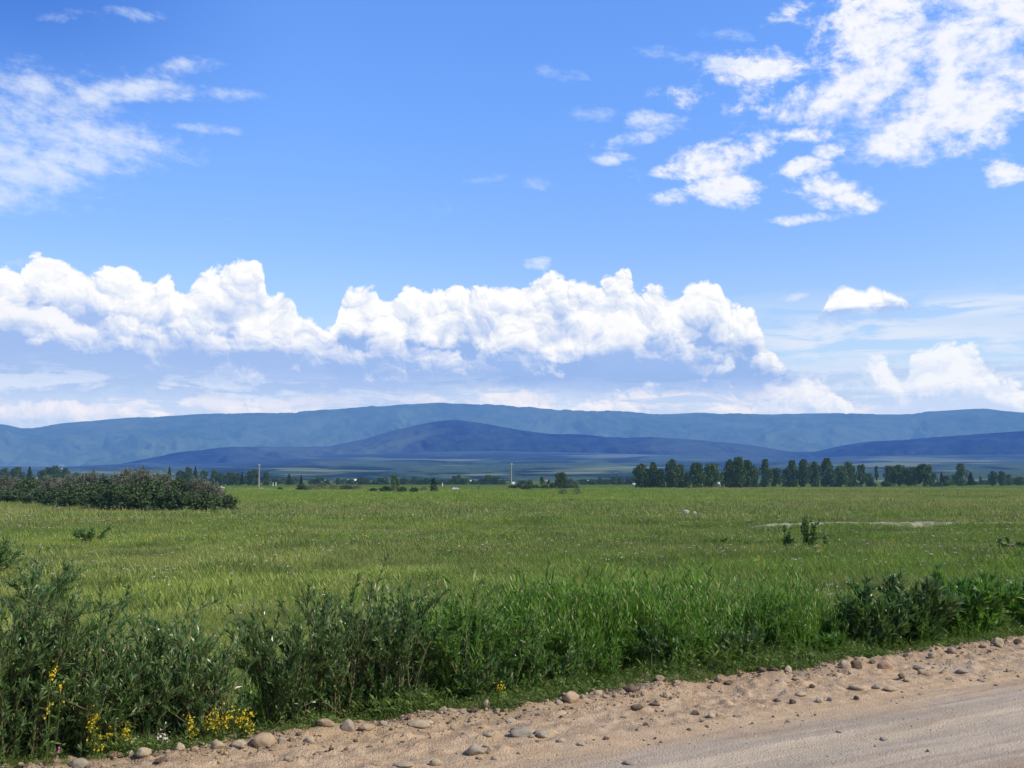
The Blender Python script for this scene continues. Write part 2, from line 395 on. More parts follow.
def m_road():
    m, t = new_mat('dirt and gravel road')
    x, y, z = split(t, world_pos(t))
    s = (x-E1.x)*EN.x+(y-E1.y)*EN.y; tt = (x-E1.x)*ED.x+(y-E1.y)*ED.y
    P = vec(t, x, y)
    n1 = noise(t, P, 1.1, 4, 0.55); n2 = noise(t, P, 7.0, 5, 0.65); n3 = noise(t, P, 55.0, 4, 0.7)
    st2 = noise(t, vec(t, tt*0.5, s*5.0), 1.0, 4, 0.6)
    ss = s+(n1-0.5)*0.7+(n2-0.5)*0.25
    tan = mix(t, n2.step(.35, .65), (0.395, 0.268, 0.162), (0.545, 0.392, 0.250))
    tan = mix(t, n1.step(.5, .75)*0.5, tan, (0.450, 0.355, 0.265))
    grey = mix(t, st2.step(.35, .65), (0.425, 0.342, 0.256), (0.495, 0.402, 0.305))
    col = mix(t, ss.step(-1.05, -1.50), tan, grey)
    col = mix(t, ss.step(-1.6, -1.3)*ss.step(-0.85, -1.15)*0.5, col, (0.500, 0.350, 0.215))
    col = mix(t, (s+(n1-.5)*0.8).step(-2.55, -2.85)*0.75, col, (0.330, 0.235, 0.165))
    rim = ss.step(-0.45, 0.05); col = mix(t, rim*n2.step(.40, .58)*0.85, col, (0.200, 0.140, 0.095))
    spk = voro(t, P, 70.0); spk2 = voro(t, P, 24.0)
    col = mix(t, spk.step(.22, .10)*0.40, col, (0.60, 0.53, 0.46)); col = mix(t, spk2.step(.16, .08)*0.30, col, (0.24, 0.18, 0.14))
    rut = noise(t, vec(t, tt*0.35, s*9.0), 1.0, 3, 0.6)
    col = mix(t, rut.step(.52, .66)*0.32, col, (0.25, 0.185, 0.135))
    col = mix(t, n3.step(.58, .72)*0.5, col, (0.26, 0.195, 0.14)); col = mix(t, n3.step(.42, .30)*0.4, col, (0.58, 0.48, 0.38))
    h = n3*0.9+n2*0.8-spk*0.4+rut*1.2
    return finish(m, t, pbsdf(t, col, 0.95, 0.15, bump(t, h, 0.85, 0.014)))
M_ROAD = m_road()

# ------------------------------------------------------------- ground sheet and road
def build_ground():
    rad = np.concatenate([[0.6], np.geomspace(1.5, 6, 12), np.geomspace(6.05, 60, 190), np.geomspace(61.5, 400, 80), np.geomspace(420, 60000, 40)])
    azs = np.concatenate([np.arange(-46, 46, 0.22), np.arange(46, 314, 4.0)])*math.pi/180
    rr, aa = np.meshgrid(rad, azs, indexing='ij')
    x = rr*np.sin(aa); y = rr*np.cos(aa); z = ground_z(x, y)
    o = mesh_obj('ground', np.stack([x, y, z], -1), grid_faces(len(rad), len(azs), True)[:, ::-1], M_GROUND, smooth=True)
    o['kind'] = 'structure'; return o
build_ground()
def build_road():
    tv = np.concatenate([np.arange(-40, -3, 0.6), np.arange(-3, 13, 0.022), np.arange(13, 60, 0.4)])
    sv = np.concatenate([np.arange(-11, -5.2, 0.2), np.arange(-5.2, 0.64, 0.022)])
    T, S = np.meshgrid(tv, sv, indexing='ij'); x, y = xy(T, S)
    o = mesh_obj('dirt_road', np.stack([x, y, road_z(x, y)], -1), grid_faces(len(tv), len(sv))[:, ::-1], M_ROAD, smooth=True)
    o['kind'] = 'structure'
build_road()

# ------------------------------------------------------------- mountains
def m_hill(name, cols, L, hcol=HAZE, kind='forest'):
    m, t = new_mat(name)
    x, y, z = split(t, world_pos(t))
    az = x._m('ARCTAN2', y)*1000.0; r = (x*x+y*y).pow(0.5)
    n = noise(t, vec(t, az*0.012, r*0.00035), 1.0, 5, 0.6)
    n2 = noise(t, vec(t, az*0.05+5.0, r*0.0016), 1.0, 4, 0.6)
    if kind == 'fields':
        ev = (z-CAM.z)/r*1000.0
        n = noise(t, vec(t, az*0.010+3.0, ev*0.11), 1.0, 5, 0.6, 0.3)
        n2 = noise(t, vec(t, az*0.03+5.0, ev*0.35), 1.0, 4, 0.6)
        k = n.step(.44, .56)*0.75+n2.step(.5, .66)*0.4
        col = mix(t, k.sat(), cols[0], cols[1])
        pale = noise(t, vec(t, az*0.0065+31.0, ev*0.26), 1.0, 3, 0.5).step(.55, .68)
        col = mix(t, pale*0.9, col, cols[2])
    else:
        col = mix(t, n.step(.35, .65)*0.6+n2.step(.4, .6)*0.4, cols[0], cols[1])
        if kind == 'cloud_shade':                                  # cloud shadow put into the colour: sunlit slopes left of summit and right lightened
            sunlit_ = (az+(n-.5)*160.0).step(-290, -200)*(az+(n-.5)*160.0).step(-55, -130)+(az+(n-.5)*160.0).step(90, 170)*(az+(n-.5)*200.0).step(330, 240)*0.55
            col = mix(t, sunlit_*0.85, col, (0.105, 0.150, 0.090))
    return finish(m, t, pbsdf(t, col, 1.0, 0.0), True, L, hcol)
def ridge(name, prof, d0, d1, base_y, mat, rough, seed, power=1.3, n_r=90, gul=1.0):
    """a long hill: its skyline follows the profile seen from the road, its flank falls towards the valley"""
    q = [at_dist(px, py, 1000.0)-CAM for px, py in prof]
    A = np.array([math.atan2(v.x, v.y) for v in q]); El = np.array([v.z/math.hypot(v.x, v.y) for v in q])
    az = np.linspace(A[0], A[-1], 900); el = np.interp(az, A, El)
    k = np.hanning(15); k /= k.sum(); el = np.convolve(np.pad(el, 7, 'edge'), k, 'valid')
    u = np.concatenate([np.linspace(0, 1, n_r), np.linspace(1.03, 1.5, 14)])
    U, AZ = np.meshgrid(u, az, indexing='ij'); EL = np.broadcast_to(el, U.shape)
    Rr = d0+(d1-d0)*U
    wz = fbm(AZ*9, U*3, 3, seed+4); g = fbm(AZ*17*gul+wz*1.6, U*3.4+wz, 5, seed, 0.5)                     # gullies and spurs run down the flank
    g2 = fbm(AZ*60*gul+3*g, U*6, 4, seed+9, 0.55)
    shape = np.where(U <= 1, np.clip(U, 0, 1)**power, 1-(U-1)**1.5*0.8)
    top = EL*d1
    fl = np.sin(np.clip(U, 0, 1)*math.pi)
    Z = top*shape+(g*rough+g2*rough*0.35)*fl+(g2*rough*0.10+g*rough*0.05)*np.clip(U, 0, 1)
    Z = Z+CAM.z*np.clip(U, 0, 1)-2.0*(1-np.clip(U*8, 0, 1))
    Y = np.cos(AZ)*Rr; X = np.sin(AZ)*Rr
    o = mesh_obj(name, np.stack([X, Y, Z], -1), grid_faces(len(u), 900)[:, ::-1], mat, smooth=True)
    o['kind'] = 'structure'; return o
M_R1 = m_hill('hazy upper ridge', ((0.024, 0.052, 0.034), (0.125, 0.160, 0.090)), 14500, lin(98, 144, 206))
M_R2 = m_hill('forested hill with painted cloud shade', ((0.006, 0.020, 0.018), (0.044, 0.078, 0.044)), 16500, lin(74, 119, 206), 'cloud_shade')
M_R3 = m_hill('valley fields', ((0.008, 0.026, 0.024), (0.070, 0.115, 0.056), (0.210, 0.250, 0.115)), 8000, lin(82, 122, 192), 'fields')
ridge('mountain_ridge', [(-260, 440), (-60, 425), (0, 424), (8, 425), (22, 429), (60, 424), (120, 418), (160, 417), (200, 414), (300, 412), (350, 408), (400, 405), (440, 403), (500, 405), (550, 409), (620, 411), (660, 414), (700, 413), (760, 414), (830, 413), (900, 414), (940, 411), (965, 409), (985, 408), (1010, 411), (1024, 413), (1100, 408), (1280, 420)],
      12500, 21000, 455, M_R1, 240, 1)
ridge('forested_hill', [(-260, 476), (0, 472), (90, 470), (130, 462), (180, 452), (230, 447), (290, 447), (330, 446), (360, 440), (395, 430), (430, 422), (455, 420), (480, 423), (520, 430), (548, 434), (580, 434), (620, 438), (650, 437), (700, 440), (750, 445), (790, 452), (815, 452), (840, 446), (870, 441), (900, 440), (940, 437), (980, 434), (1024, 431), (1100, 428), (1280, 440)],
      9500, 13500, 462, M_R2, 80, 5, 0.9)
ridge('valley_slope', [(-260, 466), (0, 466), (60, 467), (140, 463), (200, 464), (260, 461), (330, 455), (420, 452), (500, 451), (600, 453), (700, 456), (800, 458), (860, 456), (940, 455), (1024, 454), (1280, 456)],
      1900, 9600, 470, M_R3, 7, 9, 1.15, 120, 0.8)
# ------------------------------------------------------------- things, parts, labels
def tag(o, label=None, cat=None, group=None, kind=None):
    if label: o['label'] = label
    if cat: o['category'] = cat
    if group: o['group'] = group
    if kind: o['kind'] = kind
    return o
def thing(name, loc, label, cat, group=None, rz=0.0, scale=(1, 1, 1)):
    o = bpy.data.objects.new(name, None); COL.objects.link(o); o.empty_display_size = 0.2
    o.location = loc; o.rotation_euler = (0, 0, rz); o.scale = scale
    return tag(o, label, cat, group)
def child(name, me, parent):
    o = bpy.data.objects.new(name, me); COL.objects.link(o); o.parent = parent; return o
ORD = ['first', 'second', 'third', 'fourth', 'fifth', 'sixth', 'seventh', 'eighth', 'ninth', 'tenth', 'eleventh', 'twelfth', 'thirteenth', 'fourteenth', 'fifteenth', 'sixteenth', 'seventeenth', 'eighteenth', 'nineteenth', 'twentieth']
TENS = {20: 'twenty', 30: 'thirty', 40: 'forty', 50: 'fifty', 60: 'sixty', 70: 'seventy'}
def nth(i):
    if i < 20: return ORD[i]
    k = i+1; return TENS[k//10*10]+'-'+ORD[k % 10-1] if k % 10 else TENS[k][:-1]+'ieth'
def mesh_data(name, verts, faces, mats, mi=None, smooth=False):
    o = mesh_obj(name, verts, faces, None, smooth=smooth); me = o.data
    bpy.data.objects.remove(o)
    for m in mats: me.materials.append(m)
    if mi is not None: me.polygons.foreach_set('material_index', np.asarray(mi, np.int32)); me.update()
    return me

# ------------------------------------------------------------- leaves and blades
def m_leaf(name, c0, c1, trans=0.35, rough=0.45, spec=0.35, haze=False, back=None, tint=None, dark_low=None):
    m, t = new_mat(name)
    r = island(t)
    col = mix(t, r, c0, c1)
    if back:                                                   # silvery underside
        g = t.nodes.new('ShaderNodeNewGeometry'); col = mix(t, Ex(t, g.outputs['Backfacing'])*back[1], col, back[0])
    if tint:
        col = mix(t, r.step(tint[1], tint[1]+0.02), col, tint[0])
    b = pbsdf(t, col, rough, spec)
    tr = t.nodes.new('ShaderNodeBsdfTranslucent')
    h = t.nodes.new('ShaderNodeMix'); h.data_type = 'RGBA'; h.blend_type = 'MULTIPLY'; h.inputs[0].default_value = 1
    t.links.new(col.s, h.inputs[6]); h.inputs[7].default_value = (1.25, 1.5, 0.6, 1); t.links.new(h.outputs[2], tr.inputs[0])
    mx = t.nodes.new('ShaderNodeMixShader'); mx.inputs[0].default_value = trans
    t.links.new(b, mx.inputs[1]); t.links.new(tr.outputs[0], mx.inputs[2])
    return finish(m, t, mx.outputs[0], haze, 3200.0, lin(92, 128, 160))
def m_grass(name, dark, seed=False):
    m, t = new_mat(name)
    col, z = meadow_colour(t)
    r = island(t)
    col = mix(t, r.step(0.1, 1.0)*0.55, col, dark)
    col = mix(t, r.step(0.80, 0.84)*0.7, col, (0.42, 0.35, 0.18))
    b = pbsdf(t, col, 0.6, 0.25)
    tr = t.nodes.new('ShaderNodeBsdfTranslucent'); h = t.nodes.new('ShaderNodeMix'); h.data_type = 'RGBA'; h.blend_type = 'MULTIPLY'; h.inputs[0].default_value = 1
    t.links.new(col.s, h.inputs[6]); h.inputs[7].default_value = (1.2, 1.4, 0.6, 1); t.links.new(h.outputs[2], tr.inputs[0])
    mx = t.nodes.new('ShaderNodeMixShader'); mx.inputs[0].default_value = 0.35
    t.links.new(b, mx.inputs[1]); t.links.new(tr.outputs[0], mx.inputs[2])
    return finish(m, t, mx.outputs[0], True)
def m_plain(name, c0, c1=None, rough=0.9, spec=0.2, haze=False, scale=4.0):
    m, t = new_mat(name)
    if c1 is None: c1 = tuple(v*0.75 for v in c0)
    tc = t.nodes.new('ShaderNodeTexCoord')
    n = noise(t, Ex(t, tc.outputs['Object']), scale, 4, 0.6, dim='3D')
    return finish(m, t, pbsdf(t, mix(t, n.step(.35, .65), c0, c1), rough, spec), haze)

def leaf_quads(P, D, N, L, Wd, fold=0.0):
    """pointed leaves: base P, direction D, face normal N, length L, width Wd -> verts, faces (two triangles folded on the midrib as one island)"""
    D = D/np.linalg.norm(D, axis=1, keepdims=True)
    S = np.cross(D, N); S /= np.maximum(np.linalg.norm(S, axis=1, keepdims=True), 1e-6)
    N2 = np.cross(S, D)
    L = L[:, None]; Wd = Wd[:, None]
    a = P; b = P+D*L*0.45+S*Wd*0.5+N2*Wd*fold; c = P+D*L-np.array([0, 0, 1.0])*L*0.12; d = P+D*L*0.45-S*Wd*0.5+N2*Wd*fold
    V = np.stack([a, b, c, d], 1).reshape(-1, 3)
    return V, np.arange(len(V)).reshape(-1, 4)
def tube(path, rad, k=5):
    """tapered tube along points"""
    path = np.asarray(path, float); n = len(path)
    T = np.gradient(path, axis=0); T /= np.maximum(np.linalg.norm(T, axis=1, keepdims=True), 1e-9)
    up = np.array([0.31, 0.17, 0.93]) if abs(T[0][2]) < .9 else np.array([1.0, 0.1, 0])
    S = np.cross(T, up); S /= np.linalg.norm(S, axis=1, keepdims=True); Bn = np.cross(T, S)
    a = np.arange(k)/k*2*math.pi
    rad = np.broadcast_to(rad, n)
    V = path[:, None]+(S[:, None]*np.cos(a)[None, :, None]+Bn[:, None]*np.sin(a)[None, :, None])*rad[:, None, None]
    return V.reshape(-1, 3), grid_faces(n, k, True)
def cat(parts):
    V = []; Fc = []; o = 0
    for v, f in parts: V.append(v); Fc.append(f+o); o += len(v)
    return np.concatenate(V), np.concatenate(Fc)

M_STEM = m_plain('willow stem', (0.16, 0.13, 0.07), (0.10, 0.075, 0.045))
M_WIL = m_leaf('willow leaf', (0.042, 0.105, 0.026), (0.150, 0.265, 0.080), .30, .36, .6, tint=((0.30, 0.35, 0.20), 0.86), back=((0.20, 0.29, 0.15), 0.35))
M_WIL_D = m_leaf('dark willow leaf', (0.026, 0.076, 0.018), (0.115, 0.225, 0.055), .25, .36, .6, tint=((0.24, 0.30, 0.15), 0.88), back=((0.16, 0.21, 0.12), 0.35))
M_WIL_G = m_leaf('fresh shoot leaf', (0.055, 0.140, 0.022), (0.180, 0.330, 0.060), .35, .38, .5, back=((0.13, 0.22, 0.09), 0.5))

def bush_mesh(seed, rx, ry, h, stems, per, L, Wd, mat, spread=1.0, twigs=5, lean=(0, 0)):
    """a shrub in its own space: stems fanning out of the base, side twigs, narrow leaves pointing up and outwards"""
    r = np.random.RandomState(seed); wood = []; P = []; D = []
    for k in range(stems):
        a = r.rand()*2*math.pi; q = math.sqrt(r.rand())
        bx, by = 0.35*q*rx*math.cos(a), 0.35*q*ry*math.sin(a)
        a2 = a+r.normal()*0.4; q2 = (0.35+0.65*r.rand()**0.7)*spread
        hh = h*(0.42+0.50*r.rand()**0.8)*(1-0.22*q2*q2)
        if k % 11 == 0: hh = h*(0.82+0.20*r.rand())                # a few sprigs overtop the rest
        ex, ey = rx*q2*math.cos(a2)+lean[0]*hh, ry*q2*math.sin(a2)+lean[1]*hh
        u = np.linspace(0, 1, 7)[:, None]
        base = np.array([bx, by, -0.12]); end = np.array([ex, ey, hh]); mid = np.array([bx*0.5+ex*0.5, by*0.5+ey*0.5, hh*0.66])
        c = (1-u)**2*base+2*u*(1-u)*mid+u*u*end+r.normal(size=(7, 3))*0.012
        wood.append(tube(c, np.linspace(0.008, 0.0025, 7), 3))
        paths = [(c, 0.22 if k % 3 else 0.06, 1.0, int(per*2.2))]
        for j in range(twigs):
            i = r.randint(1, 6); p0 = c[i]; dd = c[min(i+1, 6)]-c[i]; dd = dd/np.linalg.norm(dd)
            dv = dd+r.normal(size=3)*0.55; dv[2] = abs(dv[2])*0.9+0.15; dv /= np.linalg.norm(dv)
            ln = h*(0.14+0.20*r.rand()); uu = np.linspace(0, 1, 4)[:, None]
            tw = p0+dv*ln*uu+np.array([0, 0, 0.10*ln])*uu**2
            wood.append(tube(tw, np.linspace(0.004, 0.0016, 4), 3)); paths.append((tw, 0.1, 1.0, max(3, int(per*0.8))))
        for pth, lo, hi, n in paths:
            uu = lo+(hi-lo)*r.rand(n)**0.8; f = uu*(len(pth)-1); i = np.minimum(f.astype(int), len(pth)-2); fr = (f-i)[:, None]
            p = pth[i]*(1-fr)+pth[i+1]*fr; tg = pth[i+1]-pth[i]; tg /= np.linalg.norm(tg, axis=1, keepdims=True)
            d = tg*0.9+r.normal(size=(n, 3))*0.48; d[:, 2] += 0.55
            P.append(p); D.append(d)
    P = np.concatenate(P); D = np.concatenate(D); n = len(P)
    N = r.normal(size=(n, 3)); N[:, 2] = np.abs(N[:, 2])+0.3
    if L < 0.1: L, Wd = L*0.80, Wd*0.86
    V, Fc = leaf_quads(P, D, N, L*(0.5+0.8*r.rand(n)), Wd*(0.6+0.7*r.rand(n)), 0.12)
    wv, wf = cat(wood)
    return mesh_data('leaves', V, Fc, [mat]), mesh_data('stems', wv, wf, [M_STEM])

# ------------------------------------------------------------- scattering of what nobody could count
PROTO = bpy.data.collections.new('scatter sources')             # not linked to the scene: only instanced
_np = [0]
def proto(me):
    o = bpy.data.objects.new('source_%03d' % _np[0], me); _np[0] += 1
    return o
def scatter(name, pts, idx, scl, rot, protos, label, category):
    c = bpy.data.collections.new(name+' sources')
    for o in protos: c.objects.link(o)
    pts = np.asarray(pts, np.float32)
    me = bpy.data.meshes.new(name); me.vertices.add(len(pts)); me.vertices.foreach_set('co', pts.ravel())
    a = me.attributes.new('idx', 'INT', 'POINT'); a.data.foreach_set('value', np.asarray(idx, np.int32))
    a = me.attributes.new('scl', 'FLOAT_VECTOR', 'POINT'); a.data.foreach_set('vector', np.asarray(scl, np.float32).ravel())
    a = me.attributes.new('rot', 'FLOAT_VECTOR', 'POINT'); a.data.foreach_set('vector', np.asarray(rot, np.float32).ravel())
    o = bpy.data.objects.new(name, me); COL.objects.link(o)
    g = bpy.data.node_groups.new(name, 'GeometryNodeTree')
    g.interface.new_socket('Geometry', in_out='INPUT', socket_type='NodeSocketGeometry')
    g.interface.new_socket('Geometry', in_out='OUTPUT', socket_type='NodeSocketGeometry')
    gi = g.nodes.new('NodeGroupInput'); go = g.nodes.new('NodeGroupOutput')
    ci = g.nodes.new('GeometryNodeCollectionInfo'); ci.inputs['Collection'].default_value = c
    ci.inputs['Separate Children'].default_value = True; ci.inputs['Reset Children'].default_value = True
    ip = g.nodes.new('GeometryNodeInstanceOnPoints'); ip.inputs['Pick Instance'].default_value = True
    def attr(nm, ty):
        n = g.nodes.new('GeometryNodeInputNamedAttribute'); n.data_type = ty; n.inputs['Name'].default_value = nm
        return [s for s in n.outputs if s.enabled and s.name == 'Attribute'][0]
    er = g.nodes.new('FunctionNodeEulerToRotation')
    g.links.new(gi.outputs[0], ip.inputs['Points']); g.links.new(ci.outputs[0], ip.inputs['Instance'])
    g.links.new(attr('idx', 'INT'), ip.inputs['Instance Index'])
    g.links.new(attr('scl', 'FLOAT_VECTOR'), ip.inputs['Scale'])
    g.links.new(attr('rot', 'FLOAT_VECTOR'), er.inputs[0]); g.links.new(er.outputs[0], ip.inputs['Rotation'])
    g.links.new(ip.outputs[0], go.inputs[0])
    md = o.modifiers.new('scatter', 'NODES'); md.node_group = g
    return tag(o, label, category, kind='stuff')

def blades(seed, n, spread, h, w, bend=0.35, seg=3, seedhead=0.0):
    r = np.random.RandomState(seed); V = []; Fc = []; o = 0
    for k in range(n):
        a = r.rand()*6.283; q = spread*math.sqrt(r.rand()); p = np.array([q*math.cos(a), q*math.sin(a), -0.03])
        hh = h*(0.5+0.6*r.rand()); b = r.rand()*6.283; be = bend*hh*(0.3+r.rand()); ww = w*(0.7+0.6*r.rand())
        dv = np.array([math.cos(b), math.sin(b), 0]); c = r.rand()*6.283; sd = np.array([math.cos(c), math.sin(c), 0])
        for j in range(seg+1):
            u = j/seg; x = p+dv*be*u*u+np.array([0, 0, hh*(u-0.12*u*u)])
            wd = ww*(1-u**1.6)*0.5+0.0004
            if seedhead and u > 0.7 and k % 3 == 0: wd = seedhead*0.5
            V += [x-sd*wd, x+sd*wd]
            if j < seg: Fc.append([o, o+1, o+3, o+2]); o += 2
        o += 2
    return np.array(V), np.array(Fc)
M_GRASS = m_grass('meadow grass', (0.120, 0.200, 0.040))
M_REED = m_leaf('broad grass leaf', (0.065, 0.155, 0.024), (0.230, 0.370, 0.070), .35, .42, .35, tint=((0.34, 0.31, 0.17), 0.92))
M_HERB = m_leaf('verge herb leaf', (0.080, 0.135, 0.034), (0.170, 0.230, 0.070), .30, .55, .25)
M_FLOW = m_plain('white umbel', (0.66, 0.58, 0.55), (0.50, 0.42, 0.44))
M_YEL = m_leaf('yellow blossom', (0.50, 0.36, 0.02), (0.66, 0.50, 0.04), .2, .7, .1)
M_PINK = m_leaf('pink blossom', (0.50, 0.16, 0.36), (0.60, 0.25, 0.45), .2, .7, .1)

def reed_mesh(seed, n, spread, h):
    """upright shoots carrying long broad leaves"""
    r = np.random.RandomState(seed); P = []; D = []; W_ = []
    for k in range(n):
        a = r.rand()*6.283; q = spread*math.sqrt(r.rand()); p = np.array([q*math.cos(a), q*math.sin(a), 0.0])
        tilt = r.normal(size=2)*0.16; hh = h*(0.45+0.65*r.rand())
        top = p+np.array([tilt[0]*hh, tilt[1]*hh, hh]); W_.append(tube([p, (p+top)/2, top], [0.003, 0.002, 0.001], 3))
        m = 17; u = np.linspace(0.10, 1.0, m); pp = p+(top-p)*u[:, None]
        b = r.rand(m)*6.283; d = np.stack([np.cos(b)*0.42, np.sin(b)*0.42, 0.55+0.6*r.rand(m)], 1)
        P.append(pp); D.append(d)
    P = np.concatenate(P); D = np.concatenate(D); k = len(P)
    N = r.normal(size=(k, 3)); V, Fc = leaf_quads(P, D, N, 0.095*(0.5+0.9*r.rand(k)), 0.013*(0.7+0.6*r.rand(k)), 0.1)
    wv, wf = cat(W_)
    v, f = cat([(V, Fc), (wv, wf)])
    return mesh_data('reed', v, f, [M_REED, M_STEM], [0]*len(Fc)+[0]*len(wf))
def herb_mesh(seed, n=26, rad=0.16, h=0.16, L=0.06, Wd=0.022, mat=None):
    r = np.random.RandomState(seed); a = r.rand(n)*6.283; q = rad*np.sqrt(r.rand(n))
    P = np.stack([q*np.cos(a), q*np.sin(a), h*r.rand(n)*0.9], 1)
    b = r.rand(n)*6.283; D = np.stack([np.cos(b), np.sin(b), 0.2+1.0*r.rand(n)], 1)
    V, Fc = leaf_quads(P, D, r.normal(size=(n, 3))+np.array([0, 0, .8]), L*(.6+.8*r.rand(n)), Wd*(.6+.8*r.rand(n)), .15)
    return mesh_data('herb', V, Fc, [mat or M_HERB])
def stone_mesh(seed, n=2, rough=0.22, mat=None, angular=0.0):
    import bmesh
    bm = bmesh.new(); bmesh.ops.create_icosphere(bm, subdivisions=n, radius=0.5)
    r = np.random.RandomState(seed); off = r.rand(3)*50
    for v in bm.verts:
        c = v.co.normalized()
        d = mnoise.noise(Vector(c*1.3)+Vector(off))*rough+mnoise.noise(Vector(c*3.1)+Vector(off))*rough*0.35
        v.co = v.co*(1+d)
        if angular:
            for pn in range(5):
                nn = Vector((math.sin(pn*2.3+seed), math.cos(pn*1.7+seed*2), math.sin(pn*3.1+seed*3))).normalized()
                e = v.co.dot(nn)-(0.5-angular)
                if e > 0: v.co -= nn*e*0.9
    me = bpy.data.meshes.new('stone'); bm.to_mesh(me); bm.free()
    for p in me.polygons: p.use_smooth = True
    if mat: me.materials.append(mat)
    return me
RND = np.random.RandomState(11)
def ground_at(px, py):
    """point of the terrain seen at an image position"""
    p = on_plane(px, py, 0.0)
    for _ in range(12):
        z = gz(p.x, p.y); s = st(p.x, p.y)[1]
        if s < 0.3: z = 0.0
        p = on_plane(px, py, z)
    return p
def size_at(p, npx): return npx*p.y/F

# ------------------------------------------------------------- grass of the meadow
def polar(n, r0, r1, a=36.0, power=1.0):
    r = (r0**2+(r1**2-r0**2)*RND.rand(n)**power)**0.5; t = R(a)*(RND.rand(n)*2-1)
    return r*np.sin(t), r*np.cos(t)
def meadow():
    fine = [proto(mesh_data('tuft', *blades(k, 34, 0.16, 0.42, 0.008, 0.45, 3, 0.011 if k % 2 else 0), [M_GRASS])) for k in range(4)]
    midt = [proto(mesh_data('tuft', *blades(20+k, 40, 0.34, 0.40, 0.016, 0.40, 2, 0.02 if k % 2 else 0), [M_GRASS])) for k in range(3)]
    fart = [proto(mesh_data('tuft', *blades(40+k, 60, 1.3, 0.40, 0.05, 0.35, 2), [M_GRASS])) for k in range(3)]
    X = []; Y = []; I = []; S = []
    for n, r0, r1, i0, k, base in ((21000, 5, 19, 0, 4, 0.95), (46000, 17, 62, 4, 3, 1.0), (52000, 58, 330, 7, 3, 1.0)):
        x, y = polar(n, r0, r1, 37 if r0 < 10 else 33, 1.0 if r0 < 50 else 1.35)
        t, s = st(x, y)
        keep = (s > 0.28)
        patch = fbm(x/3.5, y/3.5, 3, 71)
        keep &= ~((s < 0.8) & (RND.rand(n) > 0.75)); keep &= ~track_mask(x, y)
        x, y, s, patch = x[keep], y[keep], s[keep], patch[keep]; m = len(x)
        sc = base*(0.75+0.5*RND.rand(m))*(0.95+0.55*patch)*(0.55+0.45*sstep(s, 0.2, 1.6))
        X.append(x); Y.append(y); I.append(i0+RND.randint(0, k, m)); S.append(sc)
    x, y, i, sc = map(np.concatenate, (X, Y, I, S)); z = ground_z(x, y); m = len(x)
    rot = np.stack([RND.normal(size=m)*0.08, RND.normal(size=m)*0.08, RND.rand(m)*6.283], 1)
    scatter('meadow_grass', np.stack([x, y, z], 1), i, np.stack([sc, sc, sc], 1), rot, fine+midt+fart,
            'tall green meadow grass with brownish seed heads filling the valley floor', 'grass')
TR0, TR1 = ground_at(745, 531), ground_at(1100, 527)
TD = (TR1-TR0); TL = math.hypot(TD.x, TD.y); TDx, TDy = TD.x/TL, TD.y/TL
def track_mask(x, y):
    dx = x-TR0.x; dy = y-TR0.y; u = dx*TDx+dy*TDy; v = dx*TDy-dy*TDx
    return (u > -1.5) & (np.abs(v+0.3*np.sin(u*0.3)) < 1.0)
meadow()
def meadow_weeds():
    ps = [proto(herb_mesh(60+k, 60, 0.30, 0.50, 0.10, 0.024, M_WIL_G if k % 2 else M_HERB)) for k in range(4)]
    n = 5200; x, y = polar(n, 8, 120, 34, 1.3); t, s = st(x, y)
    keep = (s > 4.5) & (fbm(x/2.6, y/2.6, 3, 131) > 0.28+0.3*RND.rand(n)); x, y = x[keep], y[keep]; m = len(x)
    sc = 0.55+0.45*RND.rand(m)
    scatter('meadow_weeds', np.stack([x, y, ground_z(x, y)], 1), RND.randint(0, 4, m), np.stack([sc*1.5, sc*1.5, sc], 1), np.stack([RND.normal(size=m)*.08, RND.normal(size=m)*.08, RND.rand(m)*6.283], 1), ps,
            'darker leafy weeds growing in patches among the meadow grass', 'weeds')
meadow_weeds()

def m_track():
    m, t = new_mat('pale field track'); x, y, z = split(t, world_pos(t))
    n = noise(t, vec(t, x, y), 1.6, 4, 0.6)
    return finish(m, t, pbsdf(t, mix(t, n.step(.4, .6), (0.14, 0.16, 0.08), (0.34, 0.31, 0.23)), 1, 0.1), True)
def field_track():
    us = np.linspace(-1.5, TL*2.2, 260); vs = np.array([-1.3, -0.7, -0.35, 0, 0.35, 0.7, 1.3]); hs = np.array([-0.2, 0.08, 0.33, 0.37, 0.33, 0.08, -0.2])
    U_, V_ = np.meshgrid(us, vs, indexing='ij'); H_ = np.broadcast_to(hs, U_.shape)*sstep(U_, -1.5, 2.0)
    V2 = V_-0.3*np.sin(U_*0.3)
    x = TR0.x+TDx*U_+TDy*V2; y = TR0.y+TDy*U_-TDx*V2
    z = ground_z(x, y)+H_+0.03*fbm(x*2, y*2, 3, 5)
    o = mesh_obj('field_track', np.stack([x, y, z], -1), grid_faces(len(us), 7), m_track(), smooth=True); o['kind'] = 'structure'
field_track()

